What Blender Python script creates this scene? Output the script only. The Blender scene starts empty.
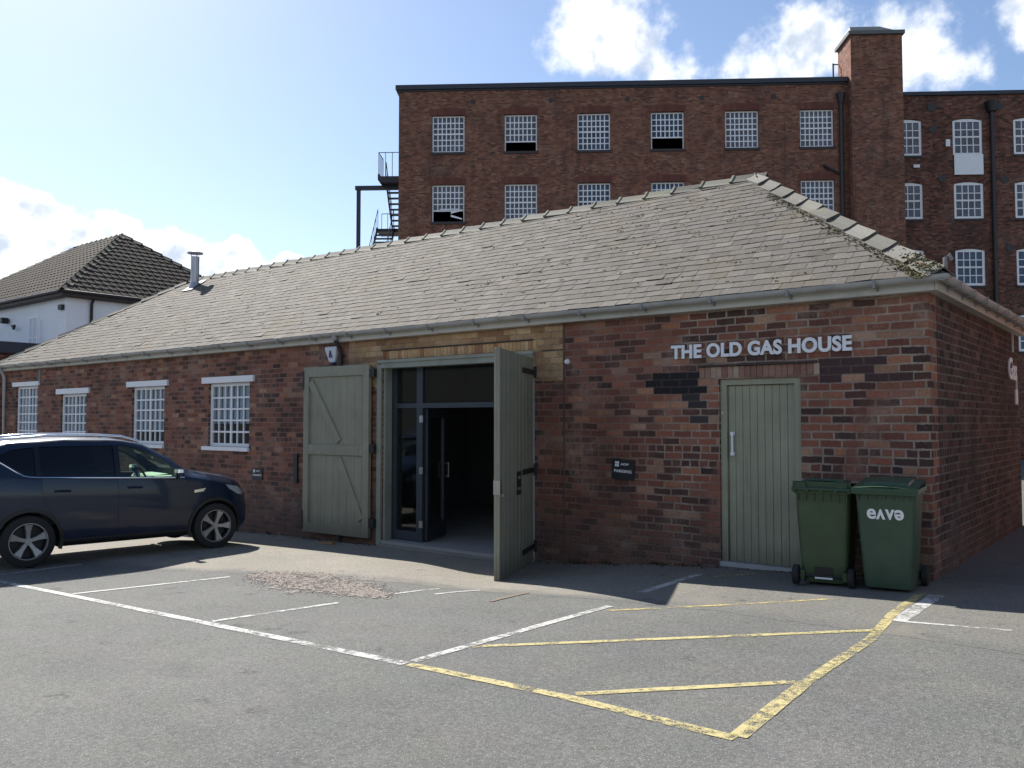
import bpy, bmesh, math, random
from mathutils import Vector, Matrix
R = math.radians
random.seed(7)
scene = bpy.context.scene
COL = scene.collection

# ------------------------------------------------------------------ camera, sky, sun, exposure
cam_d = bpy.data.cameras.new('camera'); cam = bpy.data.objects.new('camera', cam_d); COL.objects.link(cam)
cam.location = (2.075, -9.578, 1.65); cam.rotation_euler = (R(90 + 2.46), 0, R(38.37))
cam_d.sensor_width = 36; cam_d.lens = 29.95; cam_d.clip_start = 0.05; cam_d.clip_end = 5000
scene.camera = cam
SUN_EL, SUN_AZ = 42.9, -73.0            # azimuth from +y towards +x
sd = Vector((math.sin(R(SUN_AZ)) * math.cos(R(SUN_EL)), math.cos(R(SUN_AZ)) * math.cos(R(SUN_EL)), math.sin(R(SUN_EL))))
sl = bpy.data.lights.new('sun', 'SUN'); sun = bpy.data.objects.new('sun', sl); COL.objects.link(sun)
sl.energy = 4.9; sl.angle = R(0.5); sl.color = (1, .95, .87)
sun.rotation_euler = sd.to_track_quat('Z', 'Y').to_euler()
scene.view_settings.view_transform = 'Standard'; scene.view_settings.look = 'None'
scene.view_settings.exposure = 0.86; scene.view_settings.gamma = 1
scene.view_settings.use_curve_mapping = False

# ------------------------------------------------------------------ node helper
class NT:
    def __init__(s, tree): s.t = tree; s.n = tree.nodes; s.l = tree.links
    def new(s, typ, **kw):
        nd = s.n.new(typ)
        for k, v in kw.items(): setattr(nd, k, v)
        return nd
    def link(s, a, b): s.l.new(a, b)
    def put(s, sock, v):
        if isinstance(v, bpy.types.NodeSocket): s.l.new(v, sock)
        else: sock.default_value = v
    def m(s, op, a, b=0.0, c=0.0, clamp=False):
        nd = s.new('ShaderNodeMath', operation=op); nd.use_clamp = clamp
        s.put(nd.inputs[0], a); s.put(nd.inputs[1], b)
        if op in ('MULTIPLY_ADD', 'COMPARE', 'SMOOTH_MIN', 'SMOOTH_MAX'): s.put(nd.inputs[2], c)
        return nd.outputs[0]
    def ss(s, v, a, b, lo=0.0, hi=1.0):
        nd = s.new('ShaderNodeMapRange', interpolation_type='SMOOTHSTEP')
        s.put(nd.inputs[0], v); s.put(nd.inputs[1], a); s.put(nd.inputs[2], b); s.put(nd.inputs[3], lo); s.put(nd.inputs[4], hi)
        return nd.outputs[0]
    def lin(s, v, a, b, lo=0.0, hi=1.0):
        nd = s.new('ShaderNodeMapRange'); nd.clamp = True
        s.put(nd.inputs[0], v); s.put(nd.inputs[1], a); s.put(nd.inputs[2], b); s.put(nd.inputs[3], lo); s.put(nd.inputs[4], hi)
        return nd.outputs[0]
    def noise(s, vec, scale, detail=3, rough=.5, out=0, dim='3D'):
        nd = s.new('ShaderNodeTexNoise', noise_dimensions=dim)
        if vec is not None: s.l.new(vec, nd.inputs['Vector'])
        nd.inputs['Scale'].default_value = scale; nd.inputs['Detail'].default_value = detail; nd.inputs['Roughness'].default_value = rough
        return nd.outputs[out]
    def mix(s, f, a, b, mode='MIX'):
        nd = s.new('ShaderNodeMix', data_type='RGBA', blend_type=mode)
        s.put(nd.inputs[0], f)
        for i, v in ((6, a), (7, b)):
            if not isinstance(v, bpy.types.NodeSocket) and len(v) == 3: v = (*v, 1)
            s.put(nd.inputs[i], v)
        return nd.outputs[2]
    def ramp(s, f, stops, interp='LINEAR'):
        nd = s.new('ShaderNodeValToRGB'); cr = nd.color_ramp; cr.interpolation = interp
        while len(cr.elements) < len(stops): cr.elements.new(0.5)
        for e, (p, c) in zip(cr.elements, stops): e.position = p; e.color = (*c, 1)
        s.put(nd.inputs[0], f); return nd.outputs[0]
    def xyz(s, v):
        nd = s.new('ShaderNodeSeparateXYZ'); s.l.new(v, nd.inputs[0]); return nd.outputs
    def cxyz(s, x, y, z=0.0):
        nd = s.new('ShaderNodeCombineXYZ')
        for i, v in enumerate((x, y, z)): s.put(nd.inputs[i], v)
        return nd.outputs[0]
    def bump(s, h, strength=.5, dist=.01):
        nd = s.new('ShaderNodeBump'); s.put(nd.inputs['Height'], h)
        nd.inputs['Strength'].default_value = strength; nd.inputs['Distance'].default_value = dist
        return nd.outputs[0]

MATS = {}
def newmat(name):
    m = bpy.data.materials.new(name); m.use_nodes = True; MATS[name] = m
    nt = NT(m.node_tree); return m, nt, nt.n['Principled BSDF']
def bset(b, nt, **kw):
    for k, v in kw.items():
        s = b.inputs[k.replace('_', ' ')]
        if isinstance(v, (tuple, list)) and len(v) == 3: v = (*v, 1)
        nt.put(s, v)

def simple(name, col, rough=.6, metal=0, var=.12, scale=6, bump=0, bscale=40, grime=0, coat=0, spec=.5):
    m, nt, b = newmat(name)
    tc = nt.new('ShaderNodeTexCoord').outputs['Object']
    n = nt.noise(tc, scale, 5, .6)
    c = nt.mix(nt.lin(n, .25, .75), tuple(x * (1 - var) for x in col), tuple(min(1, x * (1 + var)) for x in col))
    if grime:
        g = nt.noise(tc, scale * .35, 6, .7)
        c = nt.mix(nt.m('MULTIPLY', nt.ss(g, .5, .72), grime), c, (.06, .055, .045))
    bset(b, nt, Base_Color=c, Roughness=nt.lin(n, .2, .8, max(0.02, rough - .08), min(1, rough + .08)), Metallic=metal, Coat_Weight=coat, Specular_IOR_Level=spec)
    if bump: nt.link(nt.bump(nt.noise(tc, bscale, 4), bump, .01), b.inputs['Normal'])
    return m

def timber_paint(name, col, z0, z1, rough=.5):
    """painted boards: faint vertical grain, chipped spots, dirt splashed up from the ground (between heights z0 and z1)"""
    m, nt, b = newmat(name)
    tc = nt.new('ShaderNodeTexCoord').outputs['Object']; X, Y, Z = nt.xyz(tc)
    gr = nt.noise(nt.cxyz(nt.m('MULTIPLY', X, 60.0), nt.m('MULTIPLY', Y, 60.0), nt.m('MULTIPLY', Z, 1.6)), 1.0, 5, .65)
    bl = nt.noise(tc, 2.3, 6, .65)
    k = nt.m('MULTIPLY', nt.lin(gr, .25, .75, .84, 1.14), nt.lin(bl, .3, .7, .86, 1.12))
    c = nt.mix(1.0, col, nt.cxyz(k, k, k), 'MULTIPLY')
    chips = nt.m('MULTIPLY', nt.ss(nt.noise(tc, 26, 5, .7), .66, .72), nt.ss(bl, .45, .6))
    c = nt.mix(nt.m('MULTIPLY', chips, .7), c, (.12, .10, .075))
    low = nt.ss(nt.m('ADD', Z, nt.m('MULTIPLY', nt.m('SUBTRACT', gr, .5), .35)), z0, z1, 1.0, 0.0)
    c = nt.mix(nt.m('MULTIPLY', low, .55), c, (.075, .065, .05))
    run = nt.ss(nt.noise(nt.cxyz(nt.m('MULTIPLY', X, 16.0), nt.m('MULTIPLY', Y, 16.0), nt.m('MULTIPLY', Z, .7)), 1.0, 4, .6), .58, .74)
    c = nt.mix(nt.m('MULTIPLY', run, .3), c, (.09, .085, .06))
    bset(b, nt, Base_Color=c, Roughness=nt.lin(gr, .2, .8, rough - .06, rough + .12))
    nt.link(nt.bump(gr, .35, .003), b.inputs['Normal'])
    return m

def brick_mat(name, stops, mortar, L=.245, H=.09, joint=.019, zones=None, patch=None, soot=.5, header_every=4, bumpd=.006, warp=.010, flush=None, pale=.46, streak=0.0):
    m, nt, b = newmat(name)
    tcn = nt.new('ShaderNodeTexCoord'); tc = tcn.outputs['Object']
    nx = nt.xyz(tcn.outputs['Normal'])[0]
    side = nt.m('GREATER_THAN', nt.m('ABSOLUTE', nx), .5)
    X, Y, Z = nt.xyz(tc)
    wn = nt.new('ShaderNodeTexNoise'); nt.link(tc, wn.inputs['Vector']); wn.inputs['Scale'].default_value = 2.3; wn.inputs['Detail'].default_value = 4
    wr, wg, wb = nt.xyz(wn.outputs['Color'])
    u0 = nt.m('ADD', nt.m('MULTIPLY', X, nt.m('SUBTRACT', 1.0, side)), nt.m('MULTIPLY', Y, side))
    u = nt.m('ADD', u0, nt.m('MULTIPLY', nt.m('SUBTRACT', wr, .5), warp * 3))
    v = nt.m('ADD', nt.m('ADD', Z, 50.0 * H), nt.m('MULTIPLY', nt.m('SUBTRACT', wg, .5), warp * 2.2))
    vh = nt.m('DIVIDE', v, H); row = nt.m('FLOOR', vh); fv = nt.m('FRACT', vh)
    rh = nt.new('ShaderNodeTexWhiteNoise', noise_dimensions='1D'); nt.link(nt.m('ADD', row, 77.3), rh.inputs['W']); hdr = nt.m('LESS_THAN', rh.outputs[0], .16)
    ln = nt.m('SUBTRACT', L, nt.m('MULTIPLY', hdr, L * .5))
    rj = nt.new('ShaderNodeTexWhiteNoise', noise_dimensions='1D'); nt.link(row, rj.inputs['W'])
    uo = nt.m('ADD', nt.m('ADD', nt.m('DIVIDE', u, ln), nt.m('MULTIPLY', nt.m('MODULO', row, 2.0), .5)), nt.m('MULTIPLY', rj.outputs[0], .22))
    uo = nt.m('ADD', uo, 2000.0)
    col = nt.m('FLOOR', uo); fu = nt.m('FRACT', uo)
    w = nt.new('ShaderNodeTexWhiteNoise', noise_dimensions='2D'); nt.link(nt.cxyz(col, row), w.inputs['Vector'])
    r1 = w.outputs[0]; c1, c2, c3 = nt.xyz(w.outputs[1])
    du = nt.m('MULTIPLY', nt.m('MINIMUM', fu, nt.m('SUBTRACT', 1.0, fu)), ln)
    dv = nt.m('MULTIPLY', nt.m('MINIMUM', fv, nt.m('SUBTRACT', 1.0, fv)), H)
    fine = nt.noise(tc, 38, 5, .7); chip = nt.noise(tc, 17, 4, .7)
    d = nt.m('ADD', nt.m('MINIMUM', du, dv), nt.m('ADD', nt.m('MULTIPLY', nt.m('SUBTRACT', fine, .5), .014), nt.m('MULTIPLY', nt.m('SUBTRACT', chip, .5), .026)))
    mask = nt.ss(d, joint * .5 - .003, joint * .5 + .004)          # 1 = brick
    colr = nt.ramp(r1, stops)
    colr = nt.mix(1.0, colr, nt.cxyz(*[nt.lin(fine, .25, .75, .68, 1.3)] * 3), 'MULTIPLY'); colr = nt.mix(nt.m('MULTIPLY', nt.ss(nt.noise(tc, 6.5, 5, .7), .45, .7), .55), colr, nt.mix(.5, colr, (.15, .075, .055)))
    tone = nt.lin(c2, 0, 1, .82, 1.16)
    colr = nt.mix(1.0, colr, nt.cxyz(tone, tone, tone), 'MULTIPLY')
    big = nt.noise(tc, .7, 5, .62); mid = nt.noise(tc, 2.6, 5, .6)
    mcol = nt.mix(nt.lin(mid, .35, .65), tuple(x * .55 for x in mortar), mortar)
    if flush:        # repointed area where the mortar is smeared over in a brick tone
        x0, x1, fcol, amt = flush
        fm = nt.m('MULTIPLY', nt.ss(nt.m('ADD', u0, nt.m('MULTIPLY', nt.m('SUBTRACT', big, .5), 2.2)), x0, x1, 1.0, 0.0), amt)
        fm = nt.m('MAXIMUM', fm, nt.m('MULTIPLY', nt.ss(nt.noise(tc, 1.15, 5, .6), .50, .62), .85))
        mcol = nt.mix(fm, mcol, fcol)
        colr = nt.mix(nt.m('MULTIPLY', fm, nt.ss(mid, .42, .62, 0, .55)), colr, fcol)
    black = None
    if patch:        # a group of sooty replaced bricks, chosen brick by brick
        for (px0, px1, pz0, pz1, pcol, dens) in patch:
            cu = nt.m('MULTIPLY', nt.m('ADD', fu, nt.m('MULTIPLY', c3, 0.0)), 1.0)
            cux = nt.m('SUBTRACT', u0, nt.m('MULTIPLY', nt.m('SUBTRACT', fu, .5), ln)); cvz = nt.m('SUBTRACT', Z, nt.m('MULTIPLY', nt.m('SUBTRACT', fv, .5), H))
            inside = nt.m('MULTIPLY', nt.m('MULTIPLY', nt.m('GREATER_THAN', cux, px0), nt.m('LESS_THAN', cux, px1)), nt.m('MULTIPLY', nt.m('GREATER_THAN', cvz, pz0), nt.m('LESS_THAN', cvz, pz1)))
            inside = nt.m('MULTIPLY', inside, nt.m('SUBTRACT', 1.0, side))
            inside = nt.m('MULTIPLY', inside, nt.m('LESS_THAN', c1, dens))
            colr = nt.mix(inside, colr, pcol); black = inside if black is None else nt.m('MAXIMUM', black, inside)
            mcol = nt.mix(nt.m('MULTIPLY', inside, .8), mcol, pcol)
    out = nt.mix(mask, mcol, colr)
    # soot and pale salt stains
    out = nt.mix(nt.m('MULTIPLY', nt.ss(big, .48, .70), soot), out, (.045, .036, .034))
    salt = nt.m('MULTIPLY', nt.m('MULTIPLY', nt.ss(nt.noise(tc, 1.25, 7, .72), .50, .64), nt.ss(chip, .33, .6)), pale)
    if black is not None: salt = nt.m('MULTIPLY', salt, nt.m('SUBTRACT', 1.0, black))
    out = nt.mix(salt, out, (.36, .27, .215))
    if streak:       # rain-washed soot running down the face
        st_ = nt.ss(nt.noise(nt.cxyz(nt.m('MULTIPLY', u0, 2.2), nt.m('MULTIPLY', Z, .16), 0.0), 1.0, 5, .65), .50, .72)
        out = nt.mix(nt.m('MULTIPLY', st_, streak), out, (.035, .028, .026))
    if zones:        # cement wash and dirt low on the wall
        low = nt.ss(nt.m('ADD', Z, nt.m('MULTIPLY', nt.m('SUBTRACT', mid, .5), .9)), zones[0], zones[1], 1.0, 0.0)
        out = nt.mix(nt.m('MULTIPLY', low, .66), out, nt.mix(nt.ss(fine, .4, .6), (.075, .052, .045), (.15, .105, .09)))
        low2 = nt.m('MULTIPLY', low, nt.ss(nt.noise(tc, 1.3, 4, .6), .56, .66))
        out = nt.mix(nt.m('MULTIPLY', low2, .6), out, (.22, .20, .185))
    h = nt.m('ADD', nt.m('MULTIPLY', mask, .75), nt.m('ADD', nt.m('MULTIPLY', fine, .35), nt.m('MULTIPLY', c2, .25)))
    bset(b, nt, Base_Color=out, Roughness=.9, Specular_IOR_Level=.25)
    nt.link(nt.bump(h, .8, bumpd), b.inputs['Normal'])
    return m

# ------------------------------------------------------------------ world
world = bpy.data.worlds.new('World'); scene.world = world; world.use_nodes = True
wt = NT(world.node_tree); bg = wt.n['Background']
sky = wt.new('ShaderNodeTexSky', sky_type='NISHITA'); sky.sun_disc = False
sky.sun_elevation = R(SUN_EL); sky.sun_rotation = R(SUN_AZ); sky.air_density = 1.0; sky.dust_density = 0.6; sky.ozone_density = 1.3; sky.altitude = 50
gen = wt.new('ShaderNodeTexCoord').outputs['Generated']
gx, gy, gz = wt.xyz(gen)
az = wt.m('ARCTAN2', gx, gy); el = wt.m('ARCSINE', gz)
blobs = [(-70, 9.6, 8, 4.0), (-63, 8.8, 8, 3.6), (-57, 8.2, 6, 3.3), (-53, 8.6, 3.2, 2.4), (-77, 11, 8, 5),
         (-33.4, 25.5, 3.6, 4.6), (-30.6, 24.5, 4.2, 4.2), (-28.3, 22.4, 4.2, 2.2), (-23.2, 22.0, 4.0, 2.2), (-18.5, 23.0, 5.0, 2.8), (-13.2, 22.5, 5.4, 3.3),
         (-10.3, 20.6, 2.6, 2.0), (-6.5, 22.6, 2.4, 2.6), (-15, 26.6, 5, 1.5), (-3, 19, 4, 5), (8, 18, 12, 6), (40, 24, 16, 8), (118, 20, 22, 9), (160, 20, 22, 10), (-160, 22, 22, 9)]  # clouds behind the camera are unseen, added to light the shaded fronts
acc = None
for (a0, e0, wa, we) in blobs:
    da = wt.m('DIVIDE', wt.m('SUBTRACT', az, R(a0)), R(wa)); de = wt.m('DIVIDE', wt.m('SUBTRACT', el, R(e0)), R(we))
    q = wt.m('SUBTRACT', 1.0, wt.m('ADD', wt.m('MULTIPLY', da, da), wt.m('MULTIPLY', de, de)))
    acc = q if acc is None else wt.m('MAXIMUM', acc, q)
acc = wt.m('MAXIMUM', acc, -1.0)
cn = wt.noise(gen, 15, 9, .58); cn3 = wt.noise(gen, 27, 8, .5); cn2 = wt.noise(gen, 5, 6, .55)
lowc = wt.ss(el, R(14.5), R(18.0), 1.0, 0.0)            # the far bank of cumulus low in the sky has crisper edges
amp = wt.m('SUBTRACT', 2.1, wt.m('MULTIPLY', lowc, .9))
dens = wt.m('ADD', wt.m('MULTIPLY', acc, wt.m('ADD', .55, wt.m('MULTIPLY', lowc, .55))), wt.m('ADD', wt.m('MULTIPLY', wt.m('SUBTRACT', cn, .5), amp), wt.m('MULTIPLY', wt.m('MULTIPLY', wt.m('SUBTRACT', cn3, .5), 2.0), lowc)))
cm = wt.ss(dens, wt.m('ADD', .02, wt.m('MULTIPLY', lowc, -.04)), wt.m('SUBTRACT', .50, wt.m('MULTIPLY', lowc, .22)))
sh_in = wt.m('ADD', wt.m('ADD', wt.m('MULTIPLY', cn2, .5), wt.m('MULTIPLY', cn3, 1.0)), wt.m('MULTIPLY', lowc, .05))
shade = wt.m('MULTIPLY', wt.ss(sh_in, .76, .96), wt.ss(acc, .12, .5))
ccol = wt.mix(shade, (8.6, 8.8, 9.2), (4.9, 5.5, 6.5))
skyb = wt.mix(1.0, sky.outputs[0], (1.0, 1.03, 1.09), 'MULTIPLY')
skyc = wt.mix(wt.m('MULTIPLY', cm, .93), skyb, ccol)
wt.link(skyc, bg.inputs[0]); bg.inputs[1].default_value = .078

# ------------------------------------------------------------------ mesh helpers
class MB:
    def __init__(s): s.v = []; s.f = []; s.mi = []
    def quad(s, pts, mi=0):
        i = len(s.v); s.v += [tuple(p) for p in pts]; s.f.append(tuple(range(i, i + len(pts)))); s.mi.append(mi)
    def box(s, a, b, mi=0, M=None):
        x0, y0, z0 = a; x1, y1, z1 = b
        if x0 > x1: x0, x1 = x1, x0
        if y0 > y1: y0, y1 = y1, y0
        if z0 > z1: z0, z1 = z1, z0
        p = [Vector(q) for q in ((x0, y0, z0), (x1, y0, z0), (x1, y1, z0), (x0, y1, z0), (x0, y0, z1), (x1, y0, z1), (x1, y1, z1), (x0, y1, z1))]
        if M: p = [M @ q for q in p]
        i = len(s.v); s.v += [tuple(q) for q in p]
        for f in ((0, 3, 2, 1), (4, 5, 6, 7), (0, 1, 5, 4), (1, 2, 6, 5), (2, 3, 7, 6), (3, 0, 4, 7)):
            s.f.append(tuple(i + k for k in f)); s.mi.append(mi)
    def prism(s, poly, d, mi=0):
        """poly: 3D points of one end, d: extrusion vector"""
        n = len(poly); d = Vector(d); i = len(s.v)
        s.v += [tuple(p) for p in poly] + [tuple(Vector(p) + d) for p in poly]
        s.f.append(tuple(i + k for k in range(n))); s.mi.append(mi)
        s.f.append(tuple(i + n + k for k in reversed(range(n)))); s.mi.append(mi)
        for k in range(n):
            j = (k + 1) % n; s.f.append((i + k, i + n + k, i + n + j, i + j)); s.mi.append(mi)
    def tube(s, pts, r, n=8, mi=0, cap=True):
        pts = [Vector(p) for p in pts]; rs = r if isinstance(r, (list, tuple)) else [r] * len(pts)
        base = len(s.v); ref = None
        for k, p in enumerate(pts):
            t = (pts[min(k + 1, len(pts) - 1)] - pts[max(k - 1, 0)]).normalized()
            if ref is None:
                ref = Vector((0, 0, 1)) if abs(t.z) < .9 else Vector((1, 0, 0))
            a = t.cross(ref).normalized(); b = t.cross(a).normalized(); ref = a.cross(t) * -1 if False else ref
            for j in range(n):
                q = 2 * math.pi * j / n; s.v.append(tuple(p + (a * math.cos(q) + b * math.sin(q)) * rs[k]))
        for k in range(len(pts) - 1):
            for j in range(n):
                j2 = (j + 1) % n
                s.f.append((base + k * n + j, base + k * n + j2, base + (k + 1) * n + j2, base + (k + 1) * n + j)); s.mi.append(mi)
        if cap:
            s.f.append(tuple(base + j for j in reversed(range(n)))); s.mi.append(mi)
            e = base + (len(pts) - 1) * n; s.f.append(tuple(e + j for j in range(n))); s.mi.append(mi)
    def loft(s, rings, mi=0, cap=True, closed=True):
        n = len(rings[0]); base = len(s.v)
        for r in rings: s.v += [tuple(p) for p in r]
        for k in range(len(rings) - 1):
            for j in range(n if closed else n - 1):
                j2 = (j + 1) % n
                s.f.append((base + k * n + j, base + k * n + j2, base + (k + 1) * n + j2, base + (k + 1) * n + j)); s.mi.append(mi)
        if cap:
            s.f.append(tuple(base + j for j in reversed(range(n)))); s.mi.append(mi)
            e = base + (len(rings) - 1) * n; s.f.append(tuple(e + j for j in range(n))); s.mi.append(mi)
    def build(s, name, mat, parent=None, smooth=None, bevel=0, fix=True):
        me = bpy.data.meshes.new(name); me.from_pydata(s.v, [], s.f)
        for mm in (mat if isinstance(mat, (list, tuple)) else [mat]): me.materials.append(mm)
        me.polygons.foreach_set('material_index', s.mi)
        if fix or bevel:
            bm = bmesh.new(); bm.from_mesh(me)
            if bevel:
                bmesh.ops.remove_doubles(bm, verts=bm.verts, dist=1e-5)
                bmesh.ops.bevel(bm, geom=list(bm.edges), offset=bevel, segments=1, affect='EDGES', clamp_overlap=True)
            if fix: bmesh.ops.recalc_face_normals(bm, faces=bm.faces)
            bm.to_mesh(me); bm.free()
        if smooth is not None:
            me.polygons.foreach_set('use_smooth', [True] * len(me.polygons)); me.set_sharp_from_angle(angle=R(smooth))
        o = bpy.data.objects.new(name, me); COL.objects.link(o)
        if parent: o.parent = parent
        return o

def tag(o, label=None, cat=None, group=None, kind=None):
    if label: o['label'] = label
    if cat: o['category'] = cat
    if group: o['group'] = group
    if kind: o['kind'] = kind
    return o
def empty(name, label, cat, loc=(0, 0, 0), rz=0, group=None):
    o = bpy.data.objects.new(name, None); COL.objects.link(o); o.location = loc; o.rotation_euler = (0, 0, rz); o.empty_display_size = .3
    return tag(o, label, cat, group)
def inst(o, parent, loc, name=None):
    c = o.copy(); COL.objects.link(c); c.parent = parent; c.location = loc; return c
def inst_tree(o, parent, loc):
    c = inst(o, parent, loc)
    for ch in list(o.children):
        g = ch.copy(); COL.objects.link(g); g.parent = c
    return c

def wall_grid(mb, us, vs, hole, mapf, depth, mi=0):
    """slab with rectangular holes. us, vs break points; hole(u,v)->bool; mapf(u,v,w)->point; w from 0 (front) to depth"""
    nu, nv = len(us) - 1, len(vs) - 1
    full = [[not hole((us[i] + us[i + 1]) / 2, (vs[j] + vs[j + 1]) / 2) for j in range(nv)] for i in range(nu)]
    F = lambda i, j: 0 <= i < nu and 0 <= j < nv and full[i][j]
    for i in range(nu):
        for j in range(nv):
            if not full[i][j]: continue
            a, b, c, d = us[i], us[i + 1], vs[j], vs[j + 1]
            mb.quad([mapf(a, c, 0), mapf(b, c, 0), mapf(b, d, 0), mapf(a, d, 0)], mi)
            mb.quad([mapf(a, c, depth), mapf(a, d, depth), mapf(b, d, depth), mapf(b, c, depth)], mi)
            if not F(i - 1, j): mb.quad([mapf(a, c, 0), mapf(a, d, 0), mapf(a, d, depth), mapf(a, c, depth)], mi)
            if not F(i + 1, j): mb.quad([mapf(b, c, 0), mapf(b, c, depth), mapf(b, d, depth), mapf(b, d, 0)], mi)
            if not F(i, j - 1): mb.quad([mapf(a, c, 0), mapf(a, c, depth), mapf(b, c, depth), mapf(b, c, 0)], mi)
            if not F(i, j + 1): mb.quad([mapf(a, d, 0), mapf(b, d, 0), mapf(b, d, depth), mapf(a, d, depth)], mi)

PX = [-900, -40, -16, -11.3, -8, -5.9, -4.5, -3.4, -2.3, 0, 3, 60, 900]
PZ = [-1.0, -1.0, -.52, -.43, -.365, -.35, -.28, -.17, -.09, 0, .09, .2, .2]
YX = [-900, -40, -14, 0, 3, 60, 900]; YZ = [-.75, -.75, -.42, 0, .09, .2, .2]
def pwl(X, Z, x):
    for i in range(len(X) - 1):
        if X[i] <= x <= X[i + 1]:
            t = (x - X[i]) / (X[i + 1] - X[i]); return Z[i] + t * (Z[i + 1] - Z[i])
    return Z[-1]
def gz_(x, y=0.0):
    """ground height: a gently falling yard that dips along the foot of the workshop wall"""
    y1 = -.4 - 1.1 * (lambda q: q * q * (3 - 2 * q))(min(1, max(0, (x + 6.2) / 2.0)))
    s = min(1, max(0, (y - (y1 - 1.7)) / 1.7)); s = s * s * (3 - 2 * s)
    return pwl(YX, YZ, x) * (1 - s) + pwl(PX, PZ, x) * s

# ------------------------------------------------------------------ materials
RED = [(0, (.060, .038, .035)), (.22, (.105, .052, .043)), (.42, (.20, .078, .055)), (.62, (.275, .105, .068)), (.80, (.235, .118, .086)), (.92, (.36, .155, .085)), (1, (.37, .24, .17))]
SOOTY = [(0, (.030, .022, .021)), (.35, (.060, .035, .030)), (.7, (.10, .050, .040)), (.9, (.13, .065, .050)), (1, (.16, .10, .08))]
M_brick = brick_mat('red_brick', RED, (.40, .315, .25), zones=(-.05, .85), soot=.42, warp=.012,
                    patch=[(-3.22, -2.40, 1.98, 2.21, (.022, .022, .025), .93), (-2.95, -2.40, 1.80, 1.98, (.045, .042, .044), .5), (-3.0, -2.38, 1.62, 1.70, (.06, .05, .05), .5), (-1.2, -.25, 2.1, 2.32, (.07, .04, .04), .75)],
                    flush=(-3.6, -2.7, (.21, .105, .078), .7))
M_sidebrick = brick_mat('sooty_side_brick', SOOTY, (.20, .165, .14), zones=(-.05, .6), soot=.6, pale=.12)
M_millbrick = brick_mat('mill_brick', [(0, (.10, .050, .038)), (.3, (.195, .082, .056)), (.6, (.24, .100, .067)), (.85, (.27, .122, .080)), (1, (.30, .165, .11))], (.22, .14, .10), joint=.012, soot=.5, streak=.45, pale=.25, H=.076, L=.225)
M_annexbrick = brick_mat('annex_brick', [(0, (.055, .03, .027)), (.3, (.125, .050, .038)), (.6, (.18, .072, .050)), (.85, (.21, .09, .060)), (1, (.25, .135, .095))], (.15, .10, .08), joint=.012, soot=.5, streak=.5, pale=.25, H=.085)
M_yellow = brick_mat('yellow_brick', [(0, (.28, .155, .085)), (.3, (.39, .24, .125)), (.6, (.46, .31, .165)), (.8, (.40, .225, .12)), (1, (.53, .39, .23))], (.36, .27, .18), joint=.009, soot=.6, warp=.004)
def island(name, stops, rough=.8, bump=.4, lichen=None, bscale=30, spec=.4):
    m, nt, b = newmat(name)
    tc = nt.new('ShaderNodeTexCoord').outputs['Object']
    ri = nt.new('ShaderNodeNewGeometry').outputs['Random Per Island']
    c = nt.ramp(ri, stops)
    n = nt.noise(tc, bscale, 5, .65); k = nt.lin(n, .25, .75, .75, 1.22)
    c = nt.mix(1.0, c, nt.cxyz(k, k, k), 'MULTIPLY')
    if lichen:
        c = nt.mix(nt.m('MULTIPLY', nt.ss(nt.noise(tc, 1.1, 6, .66), .50, .68), lichen[1]), c, lichen[0])
        c = nt.mix(nt.m('MULTIPLY', nt.ss(nt.noise(tc, 9, 5, .7), .60, .70), .5), c, (.055, .05, .042))
        c = nt.mix(nt.m('MULTIPLY', nt.ss(nt.noise(tc, 16, 4, .6), .64, .72), .45), c, (.36, .35, .31))
    bset(b, nt, Base_Color=c, Roughness=nt.lin(n, .2, .8, rough - .12, rough + .1), Specular_IOR_Level=spec)
    nt.link(nt.bump(n, bump, .006), b.inputs['Normal'])
    return m
M_slate = island('roof_slate', [(0, (.108, .097, .084)), (.25, (.132, .119, .103)), (.55, (.144, .130, .112)), (.8, (.140, .130, .121)), (1, (.180, .164, .143))], .84, .7, ((.150, .127, .09), .55), spec=.13)
M_ridge = island('ridge_tile', [(0, (.10, .096, .082)), (.5, (.145, .14, .12)), (1, (.185, .177, .155))], .85, .7, ((.18, .18, .11), .6))
M_moss = island('moss', [(0, (.05, .055, .02)), (.5, (.12, .11, .05)), (.8, (.20, .15, .08)), (1, (.28, .24, .16))], .95, .5)
M_soldier = island('soldier_brick', [(0, (.52, .37, .19)), (.45, (.46, .27, .13)), (.6, (.20, .08, .05)), (.8, (.42, .24, .13)), (1, (.58, .42, .23))], .9, .5)
M_arch = island('arch_brick', [(0, (.20, .10, .08)), (.4, (.28, .16, .12)), (.7, (.31, .19, .14)), (1, (.40, .31, .23))], .9, .5)
M_gravel = island('loose_stone', [(0, (.18, .125, .11)), (.12, (.26, .205, .18)), (.4, (.32, .265, .23)), (.8, (.38, .325, .285)), (1, (.52, .47, .42))], .9, .3)
M_white = simple('white_paint', (.82, .83, .86), .45, var=.05, grime=.08)
M_whitewall = simple('white_render', (.82, .84, .88), .8, var=.05, scale=1.5, grime=.1, bump=.2)
M_fascia = simple('cream_fascia', (.52, .51, .46), .6, var=.08, grime=.35, scale=3)
M_gutter = simple('grey_gutter', (.40, .40, .39), .42, var=.12, grime=.5, scale=4)
M_green = timber_paint('sage_paint', (.268, .262, .195, 1), .0, .45)
M_greendoor = timber_paint('sage_door_paint', (.295, .30, .215, 1), -.1, .3)
M_frame = simple('pale_frame_paint', (.25, .27, .23), .5, var=.1, scale=4, grime=.3)
M_black = simple('black_iron', (.018, .018, .02), .5, var=.2)
M_darkframe = simple('dark_blue_frame', (.035, .045, .06), .4, var=.1)
M_steel = simple('brushed_steel', (.55, .55, .55), .3, metal=1, var=.1)
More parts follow.
